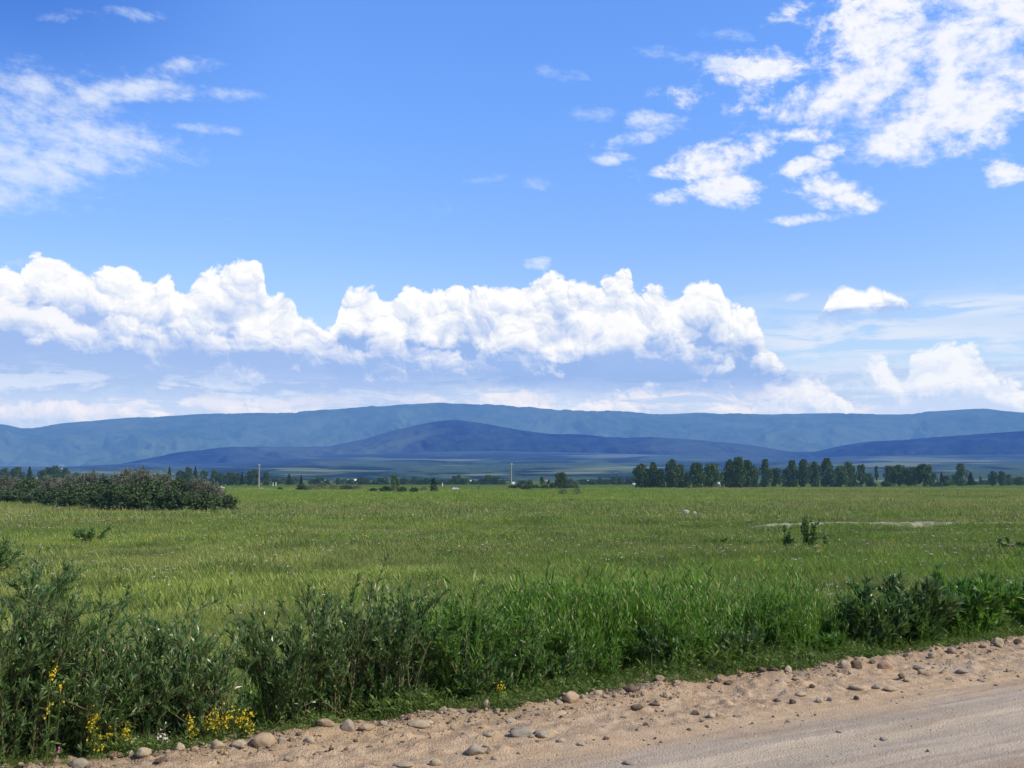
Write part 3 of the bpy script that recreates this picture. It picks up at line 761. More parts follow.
# small flower heads above the meadow grass
def meadow_flowers():
    def umbel(seed, n=14, rad=0.03):
        r = np.random.RandomState(seed); P = []
        q = rad*np.sqrt(r.rand(n)); a = r.rand(n)*6.283
        P = np.stack([q*np.cos(a), q*np.sin(a), 0.50+0.012*r.rand(n)], 1); D = r.normal(size=(n, 3)); D[:, 2] = 0.3
        V, Fc = leaf_quads(P, D, np.tile([0, 0, 1.0], (n, 1))+r.normal(size=(n, 3))*0.4, np.full(n, 0.024), np.full(n, 0.022))
        w, f = tube([[0, 0, 0], [0.01, 0, 0.25], [0, 0, 0.5]], 0.0025, 3)
        v2, f2 = cat([(V, Fc), (w, f)])
        return v2, f2, [0]*len(Fc)+[1]*len(f)
    ps = []
    for k in range(3): v, f, mi = umbel(k); ps.append(proto(mesh_data('umbel', v, f, [M_FLOW, M_HERB], mi)))
    for k in range(2): v, f, mi = umbel(8+k, 20, 0.035); v = v.copy(); v[:80, 2] += np.linspace(-0.15, 0.02, 80); ps.append(proto(mesh_data('spike', v, f, [M_YEL, M_HERB], mi)))
    n = 4600; x, y = polar(n, 7, 95, 34, 1.5); t, s = st(x, y)
    pt = fbm(x/6, y/5, 3, 91)
    keep = (s > 1.2) & (pt > -0.15+0.5*RND.rand(n)-0.15); x, y = x[keep], y[keep]; m = len(x); d = np.hypot(x, y)
    i = np.where(RND.rand(m) < 0.86, RND.randint(0, 3, m), 3+RND.randint(0, 2, m))
    sc = (0.95+0.25*RND.rand(m)); wd = sc*(0.85+np.clip(d-12, 0, 60)*0.013)
    scatter('meadow_flowers', np.stack([x, y, ground_z(x, y)], 1), i, np.stack([wd, wd, sc], 1), np.stack([RND.normal(size=m)*.05, RND.normal(size=m)*.05, RND.rand(m)*6.283], 1), ps,
            'tiny whitish and yellow flower heads sprinkled over the meadow grass', 'flowers')
meadow_flowers()

# ------------------------------------------------------------- tall broad grass and low herbs of the verge
def verge():
    reeds = [proto(reed_mesh(k, 12, 0.16, 0.72)) for k in range(4)]
    pts = []; sc = []
    T0 = st(*on_plane(235, 735)[:2])[0]; 
    for _ in range(5200):
        t = RND.rand()*14-1.5; s = 0.22+3.0*RND.rand()**0.95
        x, y = xy(t, s); px = 512+F*x/(y*CP+0.3)
        dens = 0.0 if px < 235 else (0.03 if px < 440 else (0.40 if px < 500 else (1.0 if px < 800 else (0.22 if px < 850 else 0.10))))
        dens *= 0.15+1.6*float(sstep(vnoise(x*1.5, y*1.5, 5), .25, .75))
        if RND.rand() > dens*0.75: continue
        k = (0.62+0.5*RND.rand())*(0.55+0.45*sstep(s, 0.15, 0.8))*(1.05 if px < 800 else 0.8)*(0.75+0.45*float(vnoise(x*0.8, y*0.8, 9)))
        pts.append((x, y, gz(x, y)+0.10)); sc.append(k)
    m = len(pts); sc = np.array(sc)
    scatter('tall_verge_grass', pts, RND.randint(0, 4, m), np.stack([sc]*3, 1), np.stack([RND.normal(size=m)*.08, RND.normal(size=m)*.08, RND.rand(m)*6.283], 1), reeds,
            'tall broad-bladed grass growing in a dense band along the roadside ditch', 'grass')
    herbs = [proto(herb_mesh(k)) for k in range(3)]+[proto(mesh_data('low tuft', *blades(70+k, 26, 0.10, 0.24, 0.007, 0.5, 3), [M_HERB])) for k in range(3)]
    n = 11000; t = RND.rand(n)*15-2.5; s = 0.04+1.5*RND.rand(n)**1.7; s = s+0.16*fbm(t*1.6, 0, 3, 17)+0.05*fbm(t*6, 0, 2, 18)
    x, y = xy(t, s); z = np.maximum(ground_z(x, y), road_z(x, y)-0.01); m = n
    k = (0.4+0.9*RND.rand(m)**1.5)*(0.50+0.95*sstep(s, 0.05, 0.45))*(0.75+0.7*np.clip(fbm(x*2.2, y*2.2, 3, 19), -.6, 1))
    k = np.minimum(k, 1.15)
    scatter('low_verge_plants', np.stack([x, y, z], 1), RND.randint(0, 6, m), np.stack([k]*3, 1), np.stack([RND.normal(size=m)*.1, RND.normal(size=m)*.1, RND.rand(m)*6.283], 1), herbs,
            'low grey-green weeds and short grass at the very edge of the dirt road', 'weeds')
verge()

# ------------------------------------------------------------- roadside willow bushes: one thing each
def column_at(px, s0):
    """point on the image column px whose distance into the meadow is s0"""
    u = (px-512.0)/F; q = (-1.9)*SP
    y = (s0+E1.x*EN.x+E1.y*EN.y-u*q*EN.x)/(u*CP*EN.x+EN.y); return Vector((u*(y*CP+q), y, 0))
def bush(px, py, wpx, top, label, mat=None, seed=1, stems=26, per=34, L=0.075, Wd=0.013, name='willow_bush', depth=0.8, group='bushes along the roadside ditch', twigs=5, lean=(0, 0), cat_='bush', back=0.12):
    if back > 0: q = column_at(px, 0.2+back); q = column_at(px, 0.02+back*0.8+depth*0.66*size_at(q, wpx)*0.5)
    else: q = ground_at(px, py)
    p = q; z = gz(q.x, q.y)
    w = size_at(q, wpx)*0.5; h = 0
    topz = CAM.z+(ray(px, top).z/ray(px, top).y)*q.y; h = topz-z
    t = thing(name, (q.x, q.y, z), label, cat_, group, rz=math.atan2(ED.y, ED.x)*0.7)
    me_l, me_s = bush_mesh(seed, w, w*depth, h, stems, per, L, Wd, mat or M_WIL, twigs=twigs, lean=lean)
    child('leaves', me_l, t); child('stems', me_s, t); return t
bush(2, 756, 160, 572, 'tall dark willow bush filling the left edge of the view beside the road', M_WIL_D, 1, 60, 44, .080, .014, depth=.7)
bush(74, 742, 110, 612, 'dark willow bush just right of the tallest one at the left edge', M_WIL_D, 2, 34, 40, .078, .013)
bush(148, 734, 110, 606, 'silvery leaved willow bush behind the small yellow flower clumps', M_WIL, 3, 44, 40, .075, .013, back=.22)
bush(200, 728, 76, 618, 'slender silvery willow bush left of the gap in the roadside bushes', M_WIL, 4, 24, 38, .072, .012)
bush(284, 720, 96, 610, 'dark green bush just right of the bright yellow flower clumps', M_WIL_D, 5, 34, 42, .070, .013, back=.2)
bush(335, 712, 100, 574, 'dark bush with one thin sprig rising high above the others', M_WIL_D, 6, 30, 42, .072, .013, back=.25)
bush(392, 704, 110, 590, 'dense dark bush in the middle of the roadside thicket', M_WIL_D, 7, 40, 46, .072, .013, back=.25)
bush(450, 698, 130, 586, 'broad bushy willow at the right end of the dark thicket', M_WIL_G, 8, 42, 46, .074, .014, back=.3)
bush(508, 692, 100, 606, 'low green bush where the thicket gives way to tall grass', M_WIL_G, 9, 20, 36, .070, .013, back=.25)
bush(640, 672, 110, 612, 'low dark bush half hidden in the tall grass behind the round stone', M_WIL_G, 10, 26, 40, .070, .013, back=.55)
bush(735, 662, 110, 592, 'green bush in the tall grass above the crumbling road edge', M_WIL_G, 11, 30, 40, .070, .013, back=.5)
bush(872, 650, 70, 590, 'dark leafy bush at the left end of the right-hand clump', M_WIL_D, 12, 26, 40, .105, .022, back=.25)
bush(915, 645, 80, 577, 'dark leafy bush in the middle of the right-hand clump', M_WIL_D, 13, 34, 42, .105, .022, back=.25)
bush(968, 640, 84, 575, 'glossy leafy bush at the right end of the right-hand clump', M_WIL_G, 14, 34, 42, .105, .022, back=.25)
bush(1036, 634, 70, 582, 'green bush cut off by the right edge of the view', M_WIL_G, 15, 26, 40, .105, .022, back=.25)
def field_bush(px, py, wpx, top, label, mat, seed, stems, per, L, Wd, **k):
    return bush(px, py, wpx, top, label, mat, seed, stems, per, L, Wd, back=0.0, group=k.pop('group', None), **k)
field_bush(-8, 580, 50, 534, 'grey-green bush rising behind the tall dark one at the left edge', M_WIL, 21, 26, 34, .13, .03)
field_bush(786, 553, 9, 527, 'thin upright sapling left of the tallest meadow sapling', M_WIL_D, 22, 5, 18, .12, .05, name='sapling', cat_='sapling', group='saplings standing in the meadow')
field_bush(809, 554, 15, 517, 'tallest leafy sapling standing alone in the meadow', M_WIL_D, 23, 7, 24, .13, .055, name='sapling', cat_='sapling', group='saplings standing in the meadow')
field_bush(824, 553, 6, 533, 'smallest bare looking sapling right of the tallest meadow sapling', M_WIL_D, 24, 3, 8, .12, .04, name='sapling', cat_='sapling', group='saplings standing in the meadow')
field_bush(718, 550, 34, 538, 'low bright green shrub spreading in the open meadow', M_WIL_G, 25, 16, 26, .12, .04)
field_bush(752, 550, 26, 541, 'low yellow-green weed patch right of the low bright shrub', M_WIL_G, 26, 12, 20, .11, .035, name='weed_clump', cat_='weeds')
field_bush(1012, 554, 44, 540, 'dark low shrub near the right edge below the pale field track', M_WIL_D, 27, 18, 30, .12, .04)
field_bush(750, 527, 10, 521, 'small dark tuft just above the left end of the pale field track', M_WIL_D, 28, 7, 18, .14, .05, name='weed_clump', cat_='weeds')
field_bush(92, 545, 36, 528, 'bluish green clump of tall weeds in front of the far scrub', M_WIL, 29, 16, 24, .14, .03, name='weed_clump', cat_='weeds')
for i, (px, s0, wpx, top, mt) in enumerate([(545, .30, 70, 632, 0), (590, .35, 80, 622, 1), (612, .9, 80, 606, 1), (560, 1.0, 90, 600, 1), (672, .35, 60, 628, 0), (700, .9, 90, 604, 1), (690, .3, 60, 622, 1), (765, .5, 70, 606, 1), (785, 1.0, 60, 588, 0), (655, 1.3, 90, 592, 0), (480, .28, 60, 640, 0), (735, .25, 50, 630, 0), (820, .35, 50, 626, 1)]):
    bush(px, 0, wpx, top, 'knee-high leafy shoots, one of several scattered through the tall verge grass', M_WIL_G if mt else M_WIL_D, 50+i, 16, 26, .085, .016, back=s0, group='leafy shoots among the tall verge grass', name='leafy_shoots', cat_='plant', depth=.6)
field_bush(46, 612, 70, 560, 'loose willow shoots rising behind the tallest dark roadside bush', M_WIL, 30, 22, 34, .10, .018)

# yellow, white and pink flowers at the road edge
def flower_plant(px, py, wpx, hpx, label, n, mat=None, cname='yellow_flower', seed=0, cat_='flowers', lift=0.0):
    p = column_at(px, 0.06 if hpx < 40 else 0.02); p.z = max(gz(p.x, p.y), float(road_z(p.x, p.y))); h = size_at(p, hpx)*1.25+lift; w = size_at(p, wpx)*0.5
    r = np.random.RandomState(seed); t = thing(cname, (p.x, p.y, p.z-0.02), label, cat_, None)
    W_ = []; P = []; LP = []
    for k in range(n):
        a = r.rand()*6.283; q = w*math.sqrt(r.rand()); hh = h*(0.6+0.5*r.rand())
        top = np.array([q*math.cos(a), q*math.sin(a)*0.6, hh]); b = top*np.array([.4, .4, 0])
        W_.append(tube([b, (b+top)*.5+r.normal(size=3)*.01, top], [.0025, .002, .0015], 3))
        m = 16; P.append(top+r.normal(size=(m, 3))*np.array([.016, .016, .028])); LP.append(b+(top-b)*r.rand(9, 1))
    P = np.concatenate(P); k = len(P); V, Fc = leaf_quads(P, r.normal(size=(k, 3)), r.normal(size=(k, 3)), np.full(k, .016), np.full(k, .014))
    child('blossoms', mesh_data('blossoms', V, Fc, [mat or M_YEL]), t)
    P = np.concatenate(LP); k = len(P); V, Fc = leaf_quads(P, r.normal(size=(k, 3))+np.array([0, 0, .6]), r.normal(size=(k, 3)), np.full(k, .05), np.full(k, .012))
    child('leaves', mesh_data('leaves', V, Fc, [M_HERB]), t)
    child('stems', mesh_data('stems', *cat(W_), [M_HERB]), t)
flower_plant(216, 742, 24, 22, 'yellow flower clump, left half of the brightest pair beside the pale boulders', 11, seed=1)
flower_plant(240, 738, 24, 22, 'yellow flower clump, right half of the brightest pair beside the pale boulders', 11, seed=2)
flower_plant(93, 752, 12, 34, 'tall yellow flower spike at the foot of the left bushes', 7, seed=3)
flower_plant(101, 751, 18, 18, 'low yellow flowers right of the tall yellow spike', 4, seed=4)
flower_plant(125, 748, 8, 18, 'single yellow flower spike between two leafy clumps', 4, seed=5)
flower_plant(187, 744, 8, 20, 'small yellow flower spike left of the brightest yellow pair', 4, seed=6)
flower_plant(46, 754, 20, 74, 'tall yellow flowers rising inside the dark left bush', 4, seed=7)
flower_plant(500, 700, 10, 16, 'few yellow blossoms at the foot of the tall grass', 2, seed=10)
flower_plant(52, 764, 8, 12, 'single pink thistle flower under the left bush', 1, M_PINK, 'pink_flower', 8)
flower_plant(129, 752, 8, 10, 'few white flowers beside the stones on the left', 2, M_FLOW, 'white_flower', 9)
flower_plant(157, 750, 12, 10, 'white flowers above the pale stones in front of the silvery bush', 3, M_FLOW, 'white_flower', 12)

# ------------------------------------------------------------- stones
def m_stone(name, c0, c1):
    m, t = new_mat(name); tc = t.nodes.new('ShaderNodeTexCoord'); P = Ex(t, tc.outputs['Object'])
    n = noise(t, P, 3.0, 5, 0.6, dim='3D'); n2 = noise(t, P, 22.0, 3, 0.6, dim='3D')
    col = mix(t, n.step(.35, .65), c0, c1); col = mix(t, n2.step(.55, .72)*0.35, col, tuple(v*0.55 for v in c0))
    return finish(m, t, pbsdf(t, col, 0.85, 0.2, bump(t, n2+n*1.5, 0.5, 0.02)))
M_ST = {'pale': m_stone('pale stone', (0.50, 0.40, 0.28), (0.38, 0.30, 0.21)), 'grey': m_stone('grey stone', (0.38, 0.32, 0.25), (0.28, 0.235, 0.19)),
        'tan': m_stone('tan stone', (0.46, 0.34, 0.22), (0.34, 0.25, 0.17)), 'red': m_stone('reddish stone', (0.40, 0.23, 0.16), (0.30, 0.18, 0.13)),
        'dark': m_stone('dark clod', (0.200, 0.140, 0.098), (0.120, 0.085, 0.062))}
# px, py (foot), width px, height px, colour, own label or None
STONES = [
 (77, 768, 20, 12, 'grey', 'grey rounded stone farthest left at the foot of the bushes'), (114, 758, 17, 8, 'red', 'flat reddish stone at the left end of the road edge'),
 (129, 757, 9, 8, 'pale', None), (142, 757, 17, 10, 'pale', 'whitish knobbly stone under the white flowers'), (160, 762, 14, 6, 'dark', None), (178, 754, 12, 10, 'pale', 'pale egg-like stone under the silvery bush'),
 (194, 752, 9, 6, 'tan', None), (216, 749, 16, 9, 'pale', 'pale stone under the left half of the bright yellow flowers'), (238, 748, 19, 8, 'pale', 'long pale stone under the right half of the bright yellow flowers'),
 (262, 747, 26, 15, 'tan', 'biggest angular tan boulder on the road edge at the left'), (281, 742, 10, 7, 'grey', None), (292, 741, 9, 6, 'tan', None), (309, 741, 12, 8, 'pale', 'small pale stone between the big tan boulder and the flat one'),
 (325, 731, 22, 8, 'tan', 'flat tan stone left of the upright round grey one'), (347, 732, 16, 14, 'grey', 'upright rounded grey stone on the left road edge'), (366, 730, 18, 6, 'tan', 'low flat tan stone right of the upright grey one'),
 (383, 726, 10, 6, 'grey', None), (399, 728, 9, 4, 'tan', None), (420, 727, 28, 7, 'pale', 'long flat slab with a shadowed left end on the road edge'), (288, 762, 10, 7, 'grey', None), (404, 767, 22, 6, 'pale', 'flat pale stone half buried near the bottom edge'),
 (435, 766, 12, 9, 'pale', None), (374, 765, 8, 4, 'grey', None), (443, 716, 10, 7, 'tan', None), (451, 718, 12, 6, 'tan', None), (463, 715, 8, 5, 'grey', None), (474, 713, 9, 5, 'dark', None), (486, 712, 9, 10, 'pale', 'small upright pale stone in the grass edge left of the round one'),
 (475, 755, 22, 12, 'grey', 'rounded grey stone lowest on the dirt shoulder'), (490, 754, 9, 9, 'tan', 'little stone touching the right side of the lowest grey one'), (494, 760, 7, 4, 'pale', None), (480, 759, 8, 4, 'pale', None),
 (497, 713, 8, 5, 'grey', None), (505, 711, 7, 4, 'tan', None), (523, 737, 30, 10, 'grey', 'large smooth oval stone lying in the middle of the dirt shoulder'), (542, 738, 17, 8, 'grey', 'smaller grey stone right beside the large oval one'), (532, 738, 6, 4, 'pale', None), (513, 731, 7, 4, 'dark', None),
 (511, 722, 14, 4, 'pale', None), (488, 736, 12, 4, 'pale', None), (571, 703, 18, 14, 'tan', 'big round boulder standing alone at the grass edge'), (559, 705, 9, 6, 'pale', 'small stone leaning on the left of the round boulder'), (598, 696, 9, 7, 'pale', 'pointed pale stone just right of the round boulder'),
 (583, 700, 6, 4, 'grey', None), (606, 698, 9, 4, 'tan', None), (616, 697, 7, 4, 'tan', None), (631, 694, 17, 10, 'dark', 'dark overhanging clod of earth at the grass edge'), (655, 706, 12, 4, 'dark', None), (637, 709, 14, 5, 'dark', None), (667, 699, 10, 7, 'pale', None), (660, 688, 10, 7, 'tan', None), (677, 687, 9, 5, 'tan', None),
 (625, 718, 9, 3, 'pale', None), (646, 726, 7, 3, 'dark', None), (562, 742, 12, 4, 'pale', None), (606, 740, 7, 4, 'dark', None), (581, 746, 12, 4, 'pale', None), (630, 765, 13, 4, 'grey', 'flat stone lying alone on the grey carriageway'),
 (696, 715, 11, 5, 'dark', None), (712, 718, 11, 6, 'pale', None), (720, 716, 9, 4, 'pale', None), (738, 717, 10, 3, 'grey', None), (750, 666, 8, 5, 'tan', None), (763, 673, 9, 5, 'dark', None), (775, 672, 9, 5, 'dark', None), (718, 683, 7, 7, 'dark', None),
 (706, 681, 7, 4, 'tan', None), (729, 684, 10, 4, 'dark', None), (789, 673, 9, 8, 'pale', 'small white stone at the grass edge above two dark clods'), (785, 684, 16, 5, 'pale', 'flat pale stone below the small white one'), (797, 681, 9, 4, 'pale', None), (813, 688, 7, 5, 'dark', None),
 (802, 696, 14, 4, 'pale', None), (777, 702, 9, 5, 'dark', None), (793, 704, 8, 6, 'dark', None), (820, 703, 8, 5, 'pale', None), (831, 701, 7, 5, 'grey', None), (857, 700, 7, 5, 'dark', None), (846, 669, 12, 11, 'pale', 'pale pointed stone on the grass edge left of the reddish one'),
 (857, 668, 13, 9, 'dark', 'dark clod between the pale pointed stone and the reddish one'), (873, 664, 8, 5, 'dark', None), (886, 668, 17, 10, 'red', 'blocky reddish stone at the grass edge below the dark bushes'), (858, 690, 17, 6, 'pale', 'broad pale stone lying on the shoulder below the reddish one'), (877, 689, 9, 6, 'grey', None),
 (892, 691, 15, 5, 'pale', 'flat pale stone right of the small grey one on the shoulder'), (902, 678, 9, 6, 'dark', None), (908, 680, 8, 4, 'pale', None), (920, 671, 12, 5, 'grey', 'flat grey stone resting behind a tan one right of the reddish block'), (925, 676, 13, 8, 'tan', 'leaning tan stone in front of the flat grey one'), (933, 658, 8, 8, 'pale', 'upright pale stone under the right-hand bushes'),
 (953, 654, 10, 7, 'grey', 'grey stone on the rim left of the pale round one at the right'), (964, 674, 14, 5, 'grey', 'low grey stone alone on the shoulder near the right edge'), (950, 680, 8, 4, 'tan', None), (983, 682, 9, 3, 'grey', None), (1000, 648, 11, 10, 'pale', 'pale round stone on the rim near the right edge'), (1019, 644, 9, 6, 'dark', None),
 (985, 649, 8, 4, 'tan', None), (1010, 672, 9, 4, 'grey', None), (884, 741, 10, 4, 'grey', 'lone flat stone in the middle of the grey carriageway'), (876, 747, 4, 3, 'pale', None), (928, 752, 4, 3, 'dark', None), (840, 733, 7, 3, 'pale', None),
]
def stones():
    base = {}
    used = set()
    for i, (px, py, w, h, c, lab) in enumerate(STONES):
        p = on_plane(px, py, 0.02); 
        for _ in range(4): p = on_plane(px, py, float(road_z(p.x, p.y)) if st(p.x, p.y)[1] < 0.3 else 0.0)
        wm = size_at(p, w); hm = size_at(p, h)
        me = stone_mesh(100+i, 3, 0.26, M_ST[c], angular=0.16 if i % 3 else 0.08)
        o = bpy.data.objects.new('clod' if c == 'dark' else 'stone', me); COL.objects.link(o)
        dp = wm*(0.6+0.4*RND.rand())
        o.scale = (wm*0.92, dp*.9, hm*1.05); o.rotation_euler = (0, 0, RND.normal()*0.25)
        o.location = (p.x, p.y+dp*0.3, float(road_z(p.x, p.y+dp*0.3)) + hm*0.22)
        if st(o.location.x, o.location.y)[1] > 0.25: o.location.z = hm*0.2
        cw = {'pale': 'pale', 'grey': 'grey', 'tan': 'tan', 'red': 'reddish', 'dark': 'dark'}[c]
        if lab: tag(o, lab, 'clod' if c == 'dark' else 'stone')
        else: tag(o, ('small dark clod of earth lying loose on the road shoulder' if c == 'dark' else 'small %s stone lying loose on the road shoulder' % cw), 'clod' if c == 'dark' else 'stone', 'small %s' % ('clods of earth' if c == 'dark' else cw+' stones on the shoulder'))
stones()
for px, py, w, h, lab in [(686, 518, 8, 3.6, 'larger of two whitish rocks lying far out in the meadow'), (694.5, 518.5, 4.5, 2.2, 'smaller of two whitish rocks lying far out in the meadow')]:
    p = ground_at(px, py); o = bpy.data.objects.new('field_stone', stone_mesh(int(px), 3, .3, m_stone('whitish rock', (0.46, 0.43, 0.39), (0.34, 0.32, 0.28)), .1)); COL.objects.link(o)
    o.location = (p.x, p.y, p.z+0.34); o.scale = (size_at(p, w), size_at(p, w)*.7, size_at(p, h)*1.7); tag(o, lab, 'stone')
def gravel():
    ps = [proto(stone_mesh(300+k, 1, 0.4, M_ST[c], 0.1)) for k, c in enumerate(['pale', 'grey', 'tan', 'dark', 'tan', 'dark'])]
    n = 12000; t = RND.rand(n)*15-2.5; s = np.where(RND.rand(n) < 0.45, 0.02+RND.normal(size=n)*0.13, -RND.rand(n)*2.3)
    s = np.where(RND.rand(n) < 0.16, -5.0*RND.rand(n), s); s = np.where((s < -1.3) & (RND.rand(n) < 0.6), -0.5*RND.rand(n), s)
    x, y = xy(t, s); pt = fbm(x*1.5, y*1.5, 3, 61)
    keep = (s < 0.32) & (pt*1.6+0.35*np.exp(-(s/0.3)**2) > -0.15+0.5*RND.rand(n))
    x, y, s = x[keep], y[keep], s[keep]; m = len(x)
    k = 0.005+0.032*RND.rand(m)**5+0.012*np.exp(-(s/0.25)**2)*RND.rand(m); k *= np.where(s < -1.3, 0.5, 1)
    z = road_z(x, y)+k*0.1
    mt, ms = st(*MOUND); tt, ss = st(x, y)
    idx = RND.randint(0, 6, m); idx = np.where((s < -1.3) & (idx > 2), 0, idx)
    scatter('loose_gravel', np.stack([x, y, z], 1), idx, np.stack([k*(1+.4*RND.rand(m)), k, k*(.5+.3*RND.rand(m))], 1), np.stack([RND.normal(size=m)*.3, RND.normal(size=m)*.3, RND.rand(m)*6.283], 1), ps,
            'fine loose gravel and crumbs of earth scattered over the dirt shoulder', 'gravel')
gravel()
# ------------------------------------------------------------- distant trees, scrub, poles, cars and houses
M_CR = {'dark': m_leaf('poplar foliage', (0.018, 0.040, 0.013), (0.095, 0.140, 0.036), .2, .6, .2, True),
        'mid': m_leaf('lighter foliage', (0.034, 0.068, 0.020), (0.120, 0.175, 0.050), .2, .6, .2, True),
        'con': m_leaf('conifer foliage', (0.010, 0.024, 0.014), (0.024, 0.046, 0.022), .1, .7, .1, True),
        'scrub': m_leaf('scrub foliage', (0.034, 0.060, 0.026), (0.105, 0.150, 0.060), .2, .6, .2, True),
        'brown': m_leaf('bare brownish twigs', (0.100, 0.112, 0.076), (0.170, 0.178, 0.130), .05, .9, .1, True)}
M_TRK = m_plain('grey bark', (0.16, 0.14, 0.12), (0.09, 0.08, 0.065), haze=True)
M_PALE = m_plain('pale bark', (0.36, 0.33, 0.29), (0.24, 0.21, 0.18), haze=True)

def crown_mesh(seed, kind, mat, n=2600, leaf=0.045, bare=0.12):
    """a crown one unit wide and one unit tall, filled with leaf clumps set round many limbs"""
    r = np.random.RandomState(seed); P = []
    if kind == 'cone':
        h = r.rand(n)**1.3; a = r.rand(n)*6.283; lay = 0.75+0.25*np.cos(h*60+r.rand(n))
        q = 0.5*(1-h)**0.85*lay*r.rand(n)**0.4; P = np.stack([q*np.cos(a), q*np.sin(a), bare+(1-bare)*h], 1)
    else:
        nb = {'column': 34, 'round': 26, 'sparse': 13, 'fork': 22, 'bush': 22, 'twig': 30}[kind]
        cs = []; 
        for k in range(nb):
            u = (k+0.5)/nb; z = bare+(0.97-bare)*(u if kind != 'bush' else u*0.85+0.05)
            if kind == 'column': prof = 0.40*math.sin(math.pi*min(1, (u*0.86+0.12)))**0.55*(1.0 if u < .75 else (1.35-u)/.6)
            elif kind in ('round', 'fork'): prof = 0.42*math.sin(math.pi*(u*0.82+0.12))**0.7
            elif kind == 'sparse': prof = 0.34*math.sin(math.pi*(u*0.8+0.15))**0.6
            else: prof = 0.44*(1-u*u)**0.6
            a = k*2.4+r.normal()*0.5; q = prof*(0.35+0.65*r.rand())
            cs.append((q*math.cos(a), q*math.sin(a), z, (0.10+0.09*r.rand())*(1.0 if kind != 'sparse' else .75)))
        cs = np.array(cs); w = cs[:, 3]**2; i = r.choice(len(cs), n, p=w/w.sum())
        v = r.normal(size=(n, 3)); v /= np.linalg.norm(v, axis=1, keepdims=True)
        P = cs[i, :3]+v*cs[i, 3:4]*(0.55+0.55*r.rand(n, 1)**0.6)*np.array([1, 1, .85])
        P[:, 2] = np.clip(P[:, 2], 0.0, 1.03)
    D = r.normal(size=(n, 3)); N = r.normal(size=(n, 3))
    if kind in ('twig', 'bush'):                                # ragged outline: loose shoots reach beyond the lumps
        k = n//(3 if kind == 'twig' else 6); P[:k] = P[:k]*(1+r.rand(k, 1)*np.array([.25, .25, .16])); P[:k, :2] += r.normal(size=(k, 2))*.05
        P[:, 2] *= 0.90+0.10*np.sin(P[:, 0]*17+seed)*np.cos(P[:, 1]*13)
    if kind == 'twig': D[:, 2] = np.abs(D[:, 2])*1.0+0.3
    L = leaf*(0.6+0.9*r.rand(n)); Wd = L*(0.75 if kind != 'twig' else 0.07)
    V, Fc = leaf_quads(P-D/np.linalg.norm(D, axis=1, keepdims=True)*L[:, None]*.5, D, N, L, Wd, .1)
    return mesh_data('crown', V, Fc, [mat])
def trunk_mesh(seed, kind, mat, rad=0.028):
    r = np.random.RandomState(seed+77); parts = []
    top = {'column': .85, 'round': .7, 'sparse': .9, 'fork': .45, 'cone': .95, 'snag': 1.0}[kind]
    c = np.array([[r.normal()*.012*k, r.normal()*.012*k, top*k/5.0-0.01] for k in range(6)]); parts.append(tube(c, np.linspace(rad, rad*.3, 6), 6))
    for k in range(7 if kind != 'fork' else 9):
        i = r.randint(1, 5); p = c[i]; a = r.rand()*6.283; ln = 0.30+0.15*r.rand()
        e = p+np.array([math.cos(a)*ln*.62, math.sin(a)*ln*.62, ln*.75]); e[2] = min(e[2], .98)
        parts.append(tube([p, (p+e)/2+[0, 0, -.02], e], [rad*.5, rad*.3, rad*.12], 4))
    return mesh_data('trunk', *cat(parts), [mat])
PR = {}
def proto_tree(kind, mat, bare=0.12, trunk='grey', n=3000, leaf=0.062, variants=3):
    key = (kind, mat, bare, trunk)
    if key not in PR:
        PR[key] = [(crown_mesh(hash_(key)+k*13, kind, M_CR[mat], n, leaf, bare), trunk_mesh(k, kind, M_PALE if trunk == 'pale' else M_TRK)) for k in range(variants)]
    return PR[key]
def hash_(k): return sum(ord(c)*(i+1) for i, c in enumerate(str(k))) % 9973
def far_point(px, base):
    d = ray(px, base); d = d/d.y; t = (FIELD-CAM.z)/d.z
    return Vector((d.x*t, t, FIELD))
CNT = [0]
def tree(px, top, base, w, kind='column', mat='dark', bare=0.10, trunk='grey', label='', group=None, name='poplar_tree', cat_='tree', dist=None, wf=1.12):
    p = far_point(px, base)
    if dist:
        dd = ray(px, base); p = Vector((dd.x/dd.y*dist, dist, FIELD)) 
    z = gz(p.x, p.y) if p.y < 400 else FIELD
    sc = p.y/F; ty = CAM.z+ray(px, top).z/ray(px, top).y*p.y; h = ty-z
    CNT[0] += 1; cm, tm = proto_tree(kind, mat, bare, trunk)[CNT[0] % 3]
    t = thing(name, (p.x, p.y, z-0.05), label, cat_, group, rz=CNT[0]*1.9, scale=(w*sc*wf, w*sc*wf, h*1.03))
    child('crown', cm, t); child('trunk', tm, t); return t
